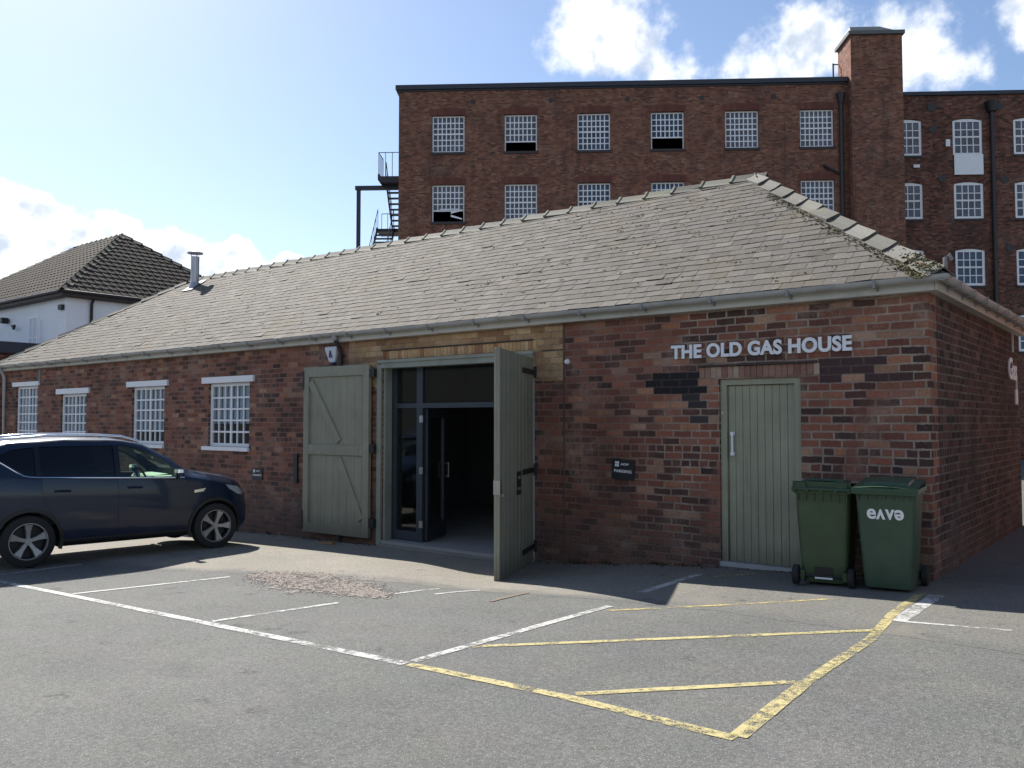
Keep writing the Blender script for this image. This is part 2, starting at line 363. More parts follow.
M_flue = simple('flue_metal', (.42, .40, .42), .38, metal=.8, var=.15, scale=9)
M_concrete = simple('floor_concrete', (.28, .28, .27), .7, var=.15, scale=2, bump=.2)
M_step = simple('step_stone', (.22, .21, .19), .8, var=.2, scale=3, bump=.3, grime=.4)
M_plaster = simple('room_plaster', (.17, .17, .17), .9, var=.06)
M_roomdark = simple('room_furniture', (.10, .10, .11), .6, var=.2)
M_blind = simple('window_blind', (.64, .69, .76), .8, var=.06)
M_leadroof = simple('lead_roof', (.10, .105, .105), .55, var=.15, scale=2)
M_coping = simple('dark_coping', (.03, .035, .05), .6, var=.2)
M_pipe = simple('cast_iron_pipe', (.022, .02, .022), .5, var=.25)
M_steelblue = simple('escape_steel', (.02, .022, .035), .5, var=.2)
M_redarch = island('red_arch', [(0, (.12, .045, .034)), (.5, (.15, .056, .042)), (1, (.18, .072, .052))], .9, .4)
M_sill = simple('dark_sill', (.05, .045, .045), .8, var=.2)
M_bin1 = simple('bin_green_olive', (.048, .080, .038), .5, var=.22, scale=5, grime=.45)
M_bin2 = simple('bin_green_blue', (.042, .082, .052), .5, var=.22, scale=5, grime=.45)
M_lid1 = simple('bin_lid_olive', (.030, .066, .034), .38, var=.10, scale=5, grime=.2)
M_lid2 = simple('bin_lid_blue', (.036, .082, .050), .38, var=.10, scale=5, grime=.15)
M_rubber = simple('rubber', (.016, .016, .017), .8, var=.2, scale=20)
M_plastic = simple('black_plastic', (.012, .012, .013), .5, var=.2)
M_letter = simple('white_letter', (.80, .82, .86), .4, var=.04)
M_sign = simple('dark_sign', (.012, .016, .022), .4, var=.1)
M_bell = simple('alarm_white', (.62, .66, .74), .4, var=.05)
M_bellblue = simple('alarm_blue', (.02, .03, .10), .4)
M_tan = simple('grey_trim', (.25, .25, .25), .5)
M_wood = simple('raw_wood', (.30, .19, .09), .7, var=.25, scale=12)
M_car = None
def carpaint(name, col):
    m, nt, b = newmat(name)
    tc = nt.new('ShaderNodeTexCoord').outputs['Object']
    fl = nt.noise(tc, 900, 1)
    d = nt.noise(tc, 2.2, 5, .6)
    c = nt.mix(nt.lin(fl, .4, .6), tuple(x * .7 for x in col), tuple(x * 1.4 for x in col))
    dust = nt.m('MULTIPLY', nt.ss(d, .45, .7), .05)
    c = nt.mix(dust, c, (.10, .095, .085))
    bset(b, nt, Base_Color=c, Metallic=.1, Specular_IOR_Level=.3, Roughness=nt.m('ADD', .30, dust), Coat_Weight=.5, Coat_Roughness=.05)
    return m
M_car = carpaint('car_paint', (.006, .014, .036))
M_chrome = simple('chrome_trim', (.75, .76, .78), .15, metal=1, var=.04)
M_alloy = simple('alloy_wheel', (.32, .32, .33), .35, metal=.6, var=.08)
M_carint = simple('car_interior', (.02, .02, .022), .7)
M_gloss = simple('gloss_black', (.006, .006, .008), .12)
M_carseat = simple('car_seat', (.10, .10, .10), .8)
M_paper = simple('pale_cloth', (.55, .60, .55), .8)
M_amber = simple('lamp_lens', (.55, .58, .62), .12, metal=.5)
M_red = simple('tail_lens', (.25, .01, .01), .2)
def glassmat(name, tint, glossy=.08, base=0.02):
    m, nt, b = newmat(name)
    out = nt.n['Material Output']
    tr = nt.new('ShaderNodeBsdfTransparent'); tr.inputs[0].default_value = (*tint, 1)
    gl = nt.new('ShaderNodeBsdfGlossy'); gl.inputs['Roughness'].default_value = glossy * .3; gl.inputs[0].default_value = (.9, .93, .95, 1)
    fr = nt.new('ShaderNodeFresnel'); fr.inputs[0].default_value = 1.5
    tc = nt.new('ShaderNodeTexCoord').outputs['Object']
    nt.link(nt.bump(nt.noise(tc, 1.5, 2), .03, .01), gl.inputs['Normal'])
    bk = nt.new('ShaderNodeNewGeometry').outputs['Backfacing']        # the inner face of a pane only lets light through
    f = nt.m('MULTIPLY', nt.m('ADD', fr.outputs[0], base, clamp=True), nt.m('SUBTRACT', 1.0, bk))
    mx = nt.new('ShaderNodeMixShader'); nt.link(f, mx.inputs[0]); nt.link(tr.outputs[0], mx.inputs[1]); nt.link(gl.outputs[0], mx.inputs[2])
    nt.link(mx.outputs[0], out.inputs['Surface']); nt.n.remove(b)
    return m
M_glass = glassmat('clear_glass', (.80, .84, .84))
M_winglass = glassmat('window_glass', (.84, .88, .90), base=.02)
M_tint = glassmat('tinted_glass', (.18, .19, .20), base=.0)
M_carglass = glassmat('car_glass', (.80, .88, .82), base=.0)
def mirrorglass(name, col, rough=.06):
    m, nt, b = newmat(name)
    tc = nt.new('ShaderNodeTexCoord').outputs['Object']
    bset(b, nt, Base_Color=nt.mix(nt.lin(nt.noise(tc, 1.7, 3), .35, .65), tuple(x * .6 for x in col), tuple(x * 1.5 for x in col)), Roughness=rough, Specular_IOR_Level=.42)
    nt.link(nt.bump(nt.noise(tc, 2.5, 2), .15, .02), b.inputs['Normal'])
    return m
M_millglass = mirrorglass('mill_glass', (.030, .048, .085), .10)

def groundmat(name, c0, c1, speck, bscale=120, patchc=None, rough=.88, edge=None):
    m, nt, b = newmat(name)
    tc = nt.new('ShaderNodeTexCoord').outputs['Object']
    g = nt.noise(tc, 34, 9, .8); big = nt.noise(tc, .35, 6, .6); mid = nt.noise(tc, 2.2, 6, .65)
    c = nt.mix(nt.lin(nt.m('ADD', nt.m('MULTIPLY', big, .6), nt.m('MULTIPLY', mid, .4)), .36, .64), c0, c1)
    if edge:         # the strip wears out towards its outer edge and towards the right, where it is plain tarmac again
        at = nt.new('ShaderNodeAttribute', attribute_name='edge').outputs['Fac']
        gx_ = nt.xyz(tc)[0]
        em = nt.ss(nt.m('ADD', at, nt.m('MULTIPLY', nt.m('SUBTRACT', mid, .5), .7)), .02, .40)
        em = nt.m('MULTIPLY', em, nt.ss(nt.m('ADD', gx_, nt.m('MULTIPLY', nt.m('SUBTRACT', mid, .5), 1.5)), -3.4, -1.2, 1.0, .25))
        c = nt.mix(em, edge, c)
    tint = nt.new('ShaderNodeTexNoise'); nt.link(tc, tint.inputs['Vector']); tint.inputs['Scale'].default_value = 1.4; tint.inputs['Detail'].default_value = 6; tint.inputs['Roughness'].default_value = .7
    c = nt.mix(.16, c, nt.mix(1.0, c, nt.mix(.55, (1, 1, 1), tint.outputs['Color']), 'OVERLAY'))
    k = nt.lin(g, .34, .66, .58, 1.44); c = nt.mix(1.0, c, nt.cxyz(k, k, k), 'MULTIPLY')
    vo = nt.new('ShaderNodeTexVoronoi'); nt.link(tc, vo.inputs['Vector']); vo.inputs['Scale'].default_value = bscale
    vr, vg, vb = nt.xyz(vo.outputs['Color'])
    st = nt.m('MULTIPLY', nt.m('GREATER_THAN', vr, .80), nt.ss(vo.outputs['Distance'], .25, .45, 1, 0))
    c = nt.mix(nt.m('MULTIPLY', st, .7), c, speck)
    dk = nt.m('MULTIPLY', nt.m('LESS_THAN', vg, .22), nt.ss(vo.outputs['Distance'], .25, .5, 1, 0))
    c = nt.mix(nt.m('MULTIPLY', dk, .6), c, tuple(x * .3 for x in c0))
    # oil drips and darker worn blotches
    c = nt.mix(nt.m('MULTIPLY', nt.ss(nt.noise(tc, .9, 5, .7), .60, .74), .35), c, tuple(x * .55 for x in c0))
    c = nt.mix(nt.m('MULTIPLY', nt.m('MULTIPLY', nt.ss(nt.noise(tc, 3.6, 3, .5), .66, .73), nt.ss(nt.noise(tc, 40, 3, .6), .35, .6)), .6), c, (.03, .03, .029))
    if patchc: c = nt.mix(nt.m('MULTIPLY', nt.ss(nt.noise(tc, .8, 6, .6), .5, .64), .6), c, patchc)
    bset(b, nt, Base_Color=c, Roughness=rough, Specular_IOR_Level=.3)
    h = nt.m('ADD', g, nt.m('MULTIPLY', vo.outputs['Distance'], -.5))
    nt.link(nt.bump(h, .7, .006), b.inputs['Normal'])
    return m
M_asphalt = groundmat('asphalt', (.092, .095, .091), (.124, .125, .117), (.40, .39, .37))
M_apron = groundmat('worn_concrete', (.175, .162, .138), (.235, .217, .183), (.36, .33, .29), patchc=(.20, .185, .155), edge=(.106, .108, .102))
def linemat(name, col, under, wear=.5):
    m, nt, b = newmat(name); out = nt.n['Material Output']
    tc = nt.new('ShaderNodeTexCoord').outputs['Object']
    n = nt.noise(tc, 16, 6, .75); n2 = nt.noise(tc, 1.8, 4, .6); n3 = nt.noise(tc, 110, 4, .7)
    a = nt.ss(nt.m('ADD', nt.m('ADD', nt.m('MULTIPLY', n, .6), nt.m('MULTIPLY', n2, .5)), nt.m('MULTIPLY', n3, .55)), wear, wear + .14)
    bset(b, nt, Base_Color=nt.mix(nt.lin(n, .3, .7), tuple(x * .78 for x in col), col), Roughness=.8)
    tr = nt.new('ShaderNodeBsdfTransparent'); mx = nt.new('ShaderNodeMixShader')
    nt.link(nt.m('SUBTRACT', 1.0, a), mx.inputs[0]); nt.link(b.outputs[0], mx.inputs[1]); nt.link(tr.outputs[0], mx.inputs[2])
    nt.link(mx.outputs[0], out.inputs['Surface'])
    return m
M_lwhite = linemat('white_line_paint', (.50, .50, .48), None, .72)
M_lyellow = linemat('yellow_line_paint', (.46, .395, .185), None, .72)
M_lfaint = linemat('faint_line_paint', (.48, .48, .46), None, .71)
M_lyfaint = linemat('faint_yellow_paint', (.50, .41, .16), None, .76)

# ------------------------------------------------------------------ ground
gxs = sorted({-900, -300, -100, -40, -28, -20, -16, 3, 5, 9, 20, 60, 300, 900} | {-15 + .125 * k for k in range(145)})
gys = sorted({-900, -60, -20, -8, -5, .5, 2, 20, 100, 400, 1500} | {round(-4 + .2 * k, 2) for k in range(22)})
GXI = {x: i for i, x in enumerate(gxs)}
mb = MB(); mb.v = [(x, y, gz_(x, y)) for x in gxs for y in gys]; ny = len(gys)
for i in range(len(gxs) - 1):
    for j in range(ny - 1): mb.f.append((i * ny + j, (i + 1) * ny + j, (i + 1) * ny + j + 1, i * ny + j + 1)); mb.mi.append(0)
o = mb.build('ground', M_asphalt, fix=False, smooth=60)
tag(o, kind='structure')
def gsurf(x, y):
    """height of the ground mesh itself (bilinear over its cells)"""
    import bisect
    i = min(len(gxs) - 2, max(0, bisect.bisect_right(gxs, x) - 1)); j = min(len(gys) - 2, max(0, bisect.bisect_right(gys, y) - 1))
    u = (x - gxs[i]) / (gxs[i + 1] - gxs[i]); v = (y - gys[j]) / (gys[j + 1] - gys[j])
    g = lambda a, b: gz_(gxs[a], gys[b])
    return g(i, j) * (1 - u) * (1 - v) + g(i + 1, j) * u * (1 - v) + g(i, j + 1) * (1 - u) * v + g(i + 1, j + 1) * u * v
# lighter worn strip along the building: laid on the same grid so that it follows the ground
APT = [(-16, -4.6), (-11, -4.2), (-8.3, -3.86), (-6.4, -3.2), (-4.4, -2.82), (-2.6, -2.55), (-1.17, -2.45), (1.15, -2.72), (3, -2.9), (9, -3.3)]
def apron_y(x): return pwl([p[0] for p in APT], [p[1] for p in APT], x)
fx = [-15 + .125 * k for k in range(145)]
rag = []
r_ = 0
for _ in fx:
    r_ = r_ * .6 + random.gauss(0, .018); rag.append(r_)
mb = MB()
for i in range(len(fx) - 1):
    a, b_ = fx[i], fx[i + 1]; ya, yb = apron_y(a) + rag[i], apron_y(b_) + rag[i + 1]
    yy = [y for y in gys if max(ya, yb) + .02 < y < .25] + [.2]
    yy = [None] + yy
    for k in range(len(yy) - 1):
        y0a, y0b = (ya, yb) if yy[k] is None else (yy[k], yy[k]); y1_ = yy[k + 1]
        mb.quad([(a, y0a, gsurf(a, y0a) + .0015), (b_, y0b, gsurf(b_, y0b) + .0015), (b_, y1_, gsurf(b_, y1_) + .0015), (a, y1_, gsurf(a, y1_) + .0015)])
pv = mb.build('pavement', M_apron, fix=False); at = pv.data.attributes.new('edge', 'FLOAT', 'POINT')
for i, v in enumerate(pv.data.vertices): at.data[i].value = min(1.0, max(0.0, v.co.y - apron_y(v.co.x)))
tag(pv, kind='structure')

def strip(mb, p, q, w, off=.0045, n=0, jag=.0):
    p = Vector(p); q = Vector(q); L = (q - p).length; d = (q - p).normalized(); nn = Vector((-d.y, d.x)) * w / 2
    prev = None; n = max(n, int(L / .06))
    ja = jb = 0
    for k in range(n + 1):
        ja = ja * .7 + random.gauss(0, .03); jb = jb * .7 + random.gauss(0, .03)
        c = p.lerp(q, k / n); a = c + nn * (1 + ja); b_ = c - nn * (1 + jb)
        cur = ((a.x, a.y, gsurf(a.x, a.y) + off), (b_.x, b_.y, gsurf(b_.x, b_.y) + off))
        if prev: mb.quad([prev[0], prev[1], cur[1], cur[0]])
        prev = cur
mb = MB()
strip(mb, (-13.5, -5.36), (-9.07, -5.33), .075); strip(mb, (-9.07, -5.33), (-7.413, -5.30), .085); strip(mb, (-7.413, -5.30), (-4.805, -5.28), .085); strip(mb, (-4.805, -5.28), (-2.30, -5.262), .095)
strip(mb, (-2.30, -5.19), (-2.16, -2.77), .085); strip(mb, (-2.30, -1.95), (-2.31, -.62), .10)
strip(mb, (.232, -2.07), (.973, -1.975), .055); strip(mb, (.17, -2.09), (.19, -.75), .13)
tag(mb.build('white_line', M_lwhite, fix=False), kind='structure')
mb = MB()
strip(mb, (-7.41, -5.24), (-6.89, -3.65), .065); strip(mb, (-4.80, -5.21), (-4.49, -4.03), .07); strip(mb, (-4.35, -3.4), (-4.2, -2.9), .055); strip(mb, (-3.98, -3.2), (-3.8, -2.7), .05); strip(mb, (-9.69, -5.1), (-9.67, -4.1), .06)
tag(mb.build('faint_white_line', M_lfaint, fix=False), kind='structure')
mb = MB()
strip(mb, (-2.27, -5.262), (-.92, -5.262), .085); strip(mb, (-.92, -5.262), (.20, -5.35), .09)
strip(mb, (.20, -5.32), (.15, -4.2), .10); strip(mb, (.15, -4.2), (.165, -2.84), .085); strip(mb, (.165, -2.84), (.06, -1.75), .085); strip(mb, (.06, -1.75), (.04, -.7), .08)
strip(mb, (-2.227, -4.633), (.118, -2.50), .07); strip(mb, (-.91, -5.18), (.10, -4.2), .07)
tag(mb.build('yellow_line', M_lyellow, fix=False), kind='structure')
mb = MB()
strip(mb, (-2.08, -2.98), (-.57, -1.38), .055); strip(mb, (-2.19, -.85), (-1.77, -.33), .05)
tag(mb.build('faint_yellow_line', M_lyfaint, fix=False), kind='structure')
mb = MB(); strip(mb, (-3.24, -3.2), (-3.275, -2.55), .05, .006)
tag(mb.build('drain_channel', simple('rusty_channel', (.16, .11, .085), .8, var=.3, scale=10), fix=False), kind='structure')
# broken patch of loose stones
mb = MB(); rnd = random.Random(3)
GA, GB = Vector((-6.72, -3.32)), Vector((-4.42, -3.52))
def inpatch(spread=1.0):
    t = rnd.random(); c = GA.lerp(GB, t); w_ = .10 + .30 * math.sin(math.pi * min(1, t * .9 + .08)); s_ = rnd.gauss(0, .55) * w_ * spread
    return c.x + rnd.gauss(0, .10), c.y + s_
for k in range(9000):
    x, y = inpatch(); r = rnd.uniform(.005, .014) * (1.5 if rnd.random() < .06 else 1); z = gsurf(x, y) + .004
    p = [Vector((rnd.uniform(.5, 1) * math.cos(a), rnd.uniform(.5, 1) * math.sin(a), 0)) * r for a in (0, 1.6, 3.1, 4.7)]
    top = [q * .6 + Vector((0, 0, r * rnd.uniform(.15, .4))) for q in p]
    mb.loft([[q + Vector((x, y, z)) for q in p], [q + Vector((x, y, z)) for q in top]])
# crushed fines between the stones: small ragged flakes lying on the asphalt
for k in range(900):
    x, y = inpatch(1.0); r = rnd.uniform(.012, .04); z = gsurf(x, y) + .0042 + .0004 * (k % 5)
    mb.quad([(x + r * 1.3 * rnd.uniform(.6, 1) * math.cos(a), y + r * .9 * rnd.uniform(.6, 1) * math.sin(a), z) for a in [2 * math.pi * q / 9 for q in range(9)]], 1)
M_fines = groundmat('crushed_fines', (.20, .18, .155), (.26, .23, .20), (.42, .38, .34))
tag(mb.build('loose_gravel', [M_gravel, M_fines], fix=False), kind='stuff')

# ------------------------------------------------------------------ gas house
GH = empty('brick_workshop', 'long single-storey red brick workshop with hipped slate roof and open sage double doors', 'building')
XL = -23.1; D = 6.0; ZT = 3.06
# windows: (lintel x0, x1, top z, frame x0, x1, frame top, frame bottom)
WIN = [(-22.49, -20.91, 2.66, -22.34, -21.02, 2.55, 1.10), (-19.91, -18.22, 2.43, -19.72, -18.39, 2.30, 1.10), (-16.44, -14.74, 2.51, -16.25, -14.90, 2.39, 1.14), (-13.43, -11.70, 2.51, -13.24, -11.86, 2.39, 1.14)]
DO = (-8.20, -5.10, 2.62); SD = (-2.33, -1.345, 2.147)
us = sorted({XL, 0.0, DO[0], DO[1], SD[0], SD[1], *[w[3] for w in WIN], *[w[4] for w in WIN]})
vs = sorted({-1.6, ZT, DO[2], SD[2], *[w[5] for w in WIN], *[w[6] for w in WIN]})
def hole(u, v):
    if DO[0] < u < DO[1] and v < DO[2]: return True
    if SD[0] < u < SD[1] and v < SD[2]: return True
    return any(w[3] < u < w[4] and w[6] < v < w[5] for w in WIN)
mb = MB(); wall_grid(mb, us, vs, hole, lambda u, v, w: (u, w, v), .34)
mb.box((XL, .34, -1.6), (XL + .34, D, ZT)); mb.box((XL + .34, D - .34, -1.6), (-.34, D, ZT))
mb.build('wall', M_brick, GH)
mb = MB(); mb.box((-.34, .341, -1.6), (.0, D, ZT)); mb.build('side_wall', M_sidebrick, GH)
# interior
mb = MB(); mb.box((-8.199, -.03, -1.0), (-5.101, .34, -.28)); mb.box((-13.0, .341, -1.0), (-1.0, D - .36, -.281)); mb.build('floor', M_concrete, GH)
mb = MB(); mb.box((-8.19, -.10, -1.0), (-5.11, -.031, -.33)); mb.build('doorstep', M_step, GH)
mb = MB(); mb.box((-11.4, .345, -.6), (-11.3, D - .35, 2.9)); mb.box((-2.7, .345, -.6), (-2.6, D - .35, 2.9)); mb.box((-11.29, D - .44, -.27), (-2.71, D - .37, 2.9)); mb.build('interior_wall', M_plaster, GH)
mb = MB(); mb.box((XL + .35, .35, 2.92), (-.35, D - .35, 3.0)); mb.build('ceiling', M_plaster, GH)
# windows
def bars(x0, x1, z0, z1, nc, nr, fr=.055, bw=.026, y0=.05, y1=.10, midv=False):
    m = MB()
    m.box((x0, y0, z0), (x0 + fr, y1, z1)); m.box((x1 - fr, y0, z0), (x1, y1, z1)); m.box((x0 + fr, y0, z0), (x1 - fr, y1, z0 + fr)); m.box((x0 + fr, y0, z1 - fr), (x1 - fr, y1, z1))
    for k in range(1, nc):
        x = x0 + fr + (x1 - x0 - 2 * fr) * k / nc; w = bw * ((1.5 if k == nc // 2 else .72) if midv else 1)
        m.box((x - w / 2, y0 + .008, z0 + fr), (x + w / 2, y1 - .012, z1 - fr))
    for k in range(1, nr):
        z = z0 + fr + (z1 - z0 - 2 * fr) * k / nr
        m.box((x0 + fr, y0 + .011, z - bw / 2), (x1 - fr, y1 - .015, z + bw / 2))
    return m
for i, (l0, l1, lt, f0, f1, ft, fb) in enumerate(WIN):
    fr = bars(f0 + .003, f1 - .003, fb + .003, ft - .003, 6, 6 if i == 0 else 5, .065, .034, midv=True).build('window', M_white, GH)
    mb = MB(); mb.box((f0 + .02, .074, fb + .02), (f1 - .02, .078, ft - .02)); mb.build('pane', M_winglass, fr)
    mb = MB(); mb.box((l0, -.045, ft), (l1, .03, lt)); mb.build('lintel', M_white, fr)
    mb = MB(); mb.box((l0 + .03, -.05, fb - .075), (f1 + .02, .05, fb)); mb.build('sill', M_white, fr)
    mb = MB(); n = 14; zb = fb + (ft - fb) * ((.0, .1, .22, .36)[i])
    if i < 2: zb = fb + .05
    for k in range(n):
        xa = f0 + (f1 - f0) * k / n; xb = f0 + (f1 - f0) * (k + .86) / n
        mb.box((xa, .115 + .012 * (k % 2), zb), (xb, .120 + .012 * (k % 2), ft))
    mb.build('blind', M_blind, fr)
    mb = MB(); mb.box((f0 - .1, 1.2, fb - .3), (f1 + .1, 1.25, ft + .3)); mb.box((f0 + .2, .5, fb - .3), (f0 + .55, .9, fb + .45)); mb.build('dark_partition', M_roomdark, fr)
# yellow brick surround (3 mm proud)
mb = MB()
mb.box((-9.02, -.006, 2.62), (-4.615, .02, 3.0)); mb.box((-5.1, -.006, 2.20), (-4.615, .02, 2.62)); mb.box((-9.02, -.006, 2.2), (-8.31, .02, 2.62))
mb.build('yellow_brick_surround', M_yellow, GH)
mb = MB(); x = -8.18
while x < -5.12:
    mb.box((x, -.013, 2.645), (x + .064, .01, 2.775)); x += .071
mb.build('soldier_course', M_soldier, GH)
mb = MB(); mb.box((-8.2, -.035, 2.782), (-5.12, .0, 2.797)); mb.box((-4.98, -.014, 2.62), (-4.62, 0, 2.632)); mb.build('drip_strip', M_black, GH)
mb = MB(); x = -2.58
while x < -1.19:
    mb.box((x, -.008, 2.165), (x + .066, .01, 2.295)); x += .073
mb.build('brick_arch', M_arch, GH)
mb = MB(); mb.box((-2.60, -.04, 2.302), (-1.15, 0, 2.318)); mb.build('drip_strip', M_sill, GH)
# vertical movement joint beside the yellow pier
mb = MB(); mb.box((-4.612, -.006, -.3), (-4.585, .01, 3.0)); mb.build('wall_joint', simple('old_joint', (.11, .075, .06), .9, var=.3), GH)
# big door frame
mb = MB()
mb.box((-8.30, -.035, -.42), (-8.205, .05, 2.56)); mb.box((-8.197, .02, -.279), (-8.15, .165, 2.50)); mb.box((-8.198, .166, -.279), (-8.18, .335, 2.60)); mb.box((-5.12, .166, -.279), (-5.102, .335, 2.60))
mb.box((-5.17, .0, -.26), (-5.103, .16, 2.50)); mb.box((-8.197, -.05, 2.50), (-5.103, .16, 2.617))
mb.build('door_frame', M_frame, GH)
mb = MB(); mb.box((-8.25, -.075, 2.585), (-5.08, -.05, 2.63)); mb.build('door_head_board', M_frame, GH)
# glazed screen inside
SC = MB(); y0, y1 = .18, .25
SC.box((-8.178, y0, -.279), (-8.06, y1, 2.6)); SC.box((-7.60, y0, -.279), (-7.47, y1, 2.6)); SC.box((-8.06, y0, 1.85), (-7.60, y1, 1.93)); SC.box((-7.47, y0, 1.85), (-5.2, y1, 1.93)); SC.box((-5.2, y0, -.279), (-5.122, y1, 2.6))
SC.box((-8.06, y0, -.279), (-7.60, y1, -.12)); SC.box((-8.06, y0, 2.53), (-7.6, y1, 2.6)); SC.box((-7.47, y0, 2.53), (-5.2, y1, 2.6)); 
sc = SC.build('glazed_screen', M_darkframe, GH)
mb = MB(); mb.box((-8.05, .21, -.11), (-7.61, .217, 1.84)); mb.box((-8.05, .21, 1.94), (-7.61, .217, 2.525)); mb.box((-7.46, .21, 1.94), (-5.21, .217, 2.525)); mb.build('pane', M_glass, sc)
# inner glazed leaf folded inwards
mb = MB(); T = Matrix.Translation((-7.47, .26, 0)) @ Matrix.Rotation(R(111), 4, 'Z')
mb.box((0, -.03, -.26), (.11, .03, 1.84), M=T); mb.box((.70, -.03, -.26), (.82, .03, 1.84), M=T); mb.box((.11, -.03, -.26), (.70, .03, .0), M=T); mb.box((.11, -.03, 1.7), (.70, .03, 1.84), M=T)
lf = mb.build('inner_door', M_darkframe, GH)
mb = MB(); mb.box((.10, -.004, -.01), (.71, .004, 1.71), M=T); mb.build('pane', M_glass, lf)
mb = MB(); T2 = Matrix.Translation((-7.47, .18, 0))
for z in (-.05, .80, 1.62): mb = MB(); mb.box((-.06, -.012, z), (.02, -.001, z + .11), M=T2); mb.build('hinge', M_steel, lf)
mb = MB(); mb.tube([T @ Vector((.76, -.09, .70)), T @ Vector((.76, -.09, .95))], .012); mb.tube([T @ Vector((.76, -.09, .72)), T @ Vector((.76, -.03, .72))], .01); mb.tube([T @ Vector((.76, -.09, .93)), T @ Vector((.76, -.03, .93))], .01); mb.build('handle', M_steel, lf)
# dim room contents: low counter and a framed panel on the back wall
mb = MB(); mb.box((-7.4, 4.6, -.279), (-5.0, 5.2, .62)); mb.box((-7.45, 4.55, .621), (-4.95, 5.25, .66)); ct = mb.build('counter', M_roomdark); tag(ct, 'dark low counter at the back of the room behind the open double doors', 'counter')
# single sage door
mb = MB(); mb.box((-2.327, .03, -.15), (-2.25, .13, 2.144)); mb.box((-1.425, .03, -.15), (-1.348, .13, 2.144)); mb.box((-2.25, .03, 2.075), (-1.425, .13, 2.144)); mb.build('side_door_frame', M_greendoor, GH)
mb = MB(); n = 9; x0, x1 = -2.245, -1.43
mb.box((x0, .075, -.02), (x1, .115, 2.07))
for k in range(n):
    a = x0 + (x1 - x0) * k / n; b_ = x0 + (x1 - x0) * (k + 1) / n
    mb.prism([(a + .001, .0749, -.015), (a + .006, .066, -.015), (b_ - .006, .066, -.015), (b_ - .001, .0749, -.015)], (0, 0, 2.08))
dr = mb.build('side_door', M_greendoor, GH)
mb = MB(); mb.tube([(-2.185, .03, 1.26), (-2.185, .03, 1.49)], .014); mb.box((-2.205, .02, 1.235), (-2.165, .066, 1.275)); mb.box((-2.205, .02, 1.475), (-2.165, .066, 1.515)); mb.build('handle', M_letter, dr)
mb = MB(); mb.tube([(-2.30, .02, 1.74), (-2.30, .031, 1.74)], .02, 12); mb.build('lock', M_steel, dr)
mb = MB(); mb.box((-2.33, -.02, -.075), (-1.345, .07, -.022)); mb.build('side_door_sill', simple('sill_alu', (.36, .38, .40), .45), GH)
mb = MB(); mb.box((-2.33, -.012, -.3), (-1.345, .13, -.076)); mb.build('side_door_step', M_step, GH)

# barn leaves (outward opening double doors)
def leaf(name_face, W, H, mat):
    """local: hinge edge x=0, free edge x=W, outer (boarded) face -y, inner (ledged) face +y"""
    base = MB(); n = 9
    for k in range(n):
        a, b_ = W * k / n, W * (k + 1) / n
        base.prism([(a + .002, -.02, 0), (a + .008, -.027, 0), (b_ - .008, -.027, 0), (b_ - .002, -.02, 0), (b_ - .002, .01, 0), (a + .002, .01, 0)], (0, 0, H))
    fr = MB(); s = .13
    fr.box((0, .0101, 0), (s, .045, H)); fr.box((W - s, .0101, 0), (W, .045, H)); fr.box((s, .0101, 0), (W - s, .045, .17)); fr.box((s, .0101, H - .17), (W - s, .045, H)); fr.box((s, .0101, H * .47), (W - s, .045, H * .53))
    def brace(xa, za, xb, zb, w=.13):
        d = Vector((xb - xa, 0, zb - za)).normalized(); nn = Vector((-d.z, 0, d.x)) * w / 2
        p = [Vector((xa, .0102, za)) + nn, Vector((xa, .0102, za)) - nn, Vector((xb, .0102, zb)) - nn, Vector((xb, .0102, zb)) + nn]
        fr.prism(p, (0, .028, 0))
    return base, fr, brace
def add_leaf(loc, ang, W, H, label, flip):
    # flip: mirrored handing
    t = bpy.data.objects.new('barn_door', None); COL.objects.link(t); t.parent = GH; t.location = loc; t.rotation_euler = (0, 0, ang); t['label'] = label
    base, fr, brace = leaf('', W, H, M_green)
    brace(W - .16, H - .25, W * .45, H * .55); brace(W * .45, H * .45, .18, .28)
    if flip:
        for m in (base, fr): m.v = [(v[0], -v[1], v[2]) for v in m.v]
    return t, base, fr
# left leaf: hinge at x=-8.53, folded back against the wall, inner ledged face to the yard
t, base, fr = add_leaf((-8.40, -.08, -.26), R(180 + 3.0), 1.58, 2.83, 'sage double door leaf folded back against the wall showing its ledges and braces', False)
base.build('boards', M_green, t); fr.build('ledges', M_green, t, bevel=.004)
mb = MB()
for z in (.05, 2.45): mb = MB(); mb.box((1.56, -.03, z), (1.605, .05, z + .32)); mb.build('bolt', M_black, t)
mb = MB()
for z in (.18, 1.38, 2.62): mb = MB(); mb.box((-.10, -.03, z), (-.005, .03, z + .14)); mb.build('hinge', M_black, t)
# right leaf: hinge at x=-5.13, swung out past ninety degrees
ang = math.atan2(-1.60, .70)
t, base, fr = add_leaf((-5.12, -.06, -.29), ang, 1.73, 2.82, 'sage double door leaf standing open into the yard, boarded face to the camera', True)
base.build('boards', M_green, t); fr.build('ledges', M_green, t, bevel=.004)
mb = MB()
for z in (.16, 1.22, 2.58):
    mb = MB(); mb.box((-.05, .0275, z), (.62, .04, z + .07)); mb.box((-.07, .03, z - .04), (-.02, .075, z + .12)); mb.build('strap_hinge', M_black, t)
mb = MB(); mb.box((.70, .0275, .98), (.92, .036, 1.28)); pl = mb.build('notice', M_sign, t)
mb = MB(); mb.box((.75, .0361, 1.18), (.87, .038, 1.22)); mb.build('notice_heading', M_tan, pl); mb = MB(); mb.box((.73, .0361, 1.04), (.89, .038, 1.075)); mb.build('notice_line', M_tan, pl)
mb = MB(); mb.box((1.66, -.05, 1.05), (1.74, .034, 1.22)); mb.box((1.60, .0275, 1.02), (1.64, .06, 1.05)); mb.build('latch', M_steel, t)
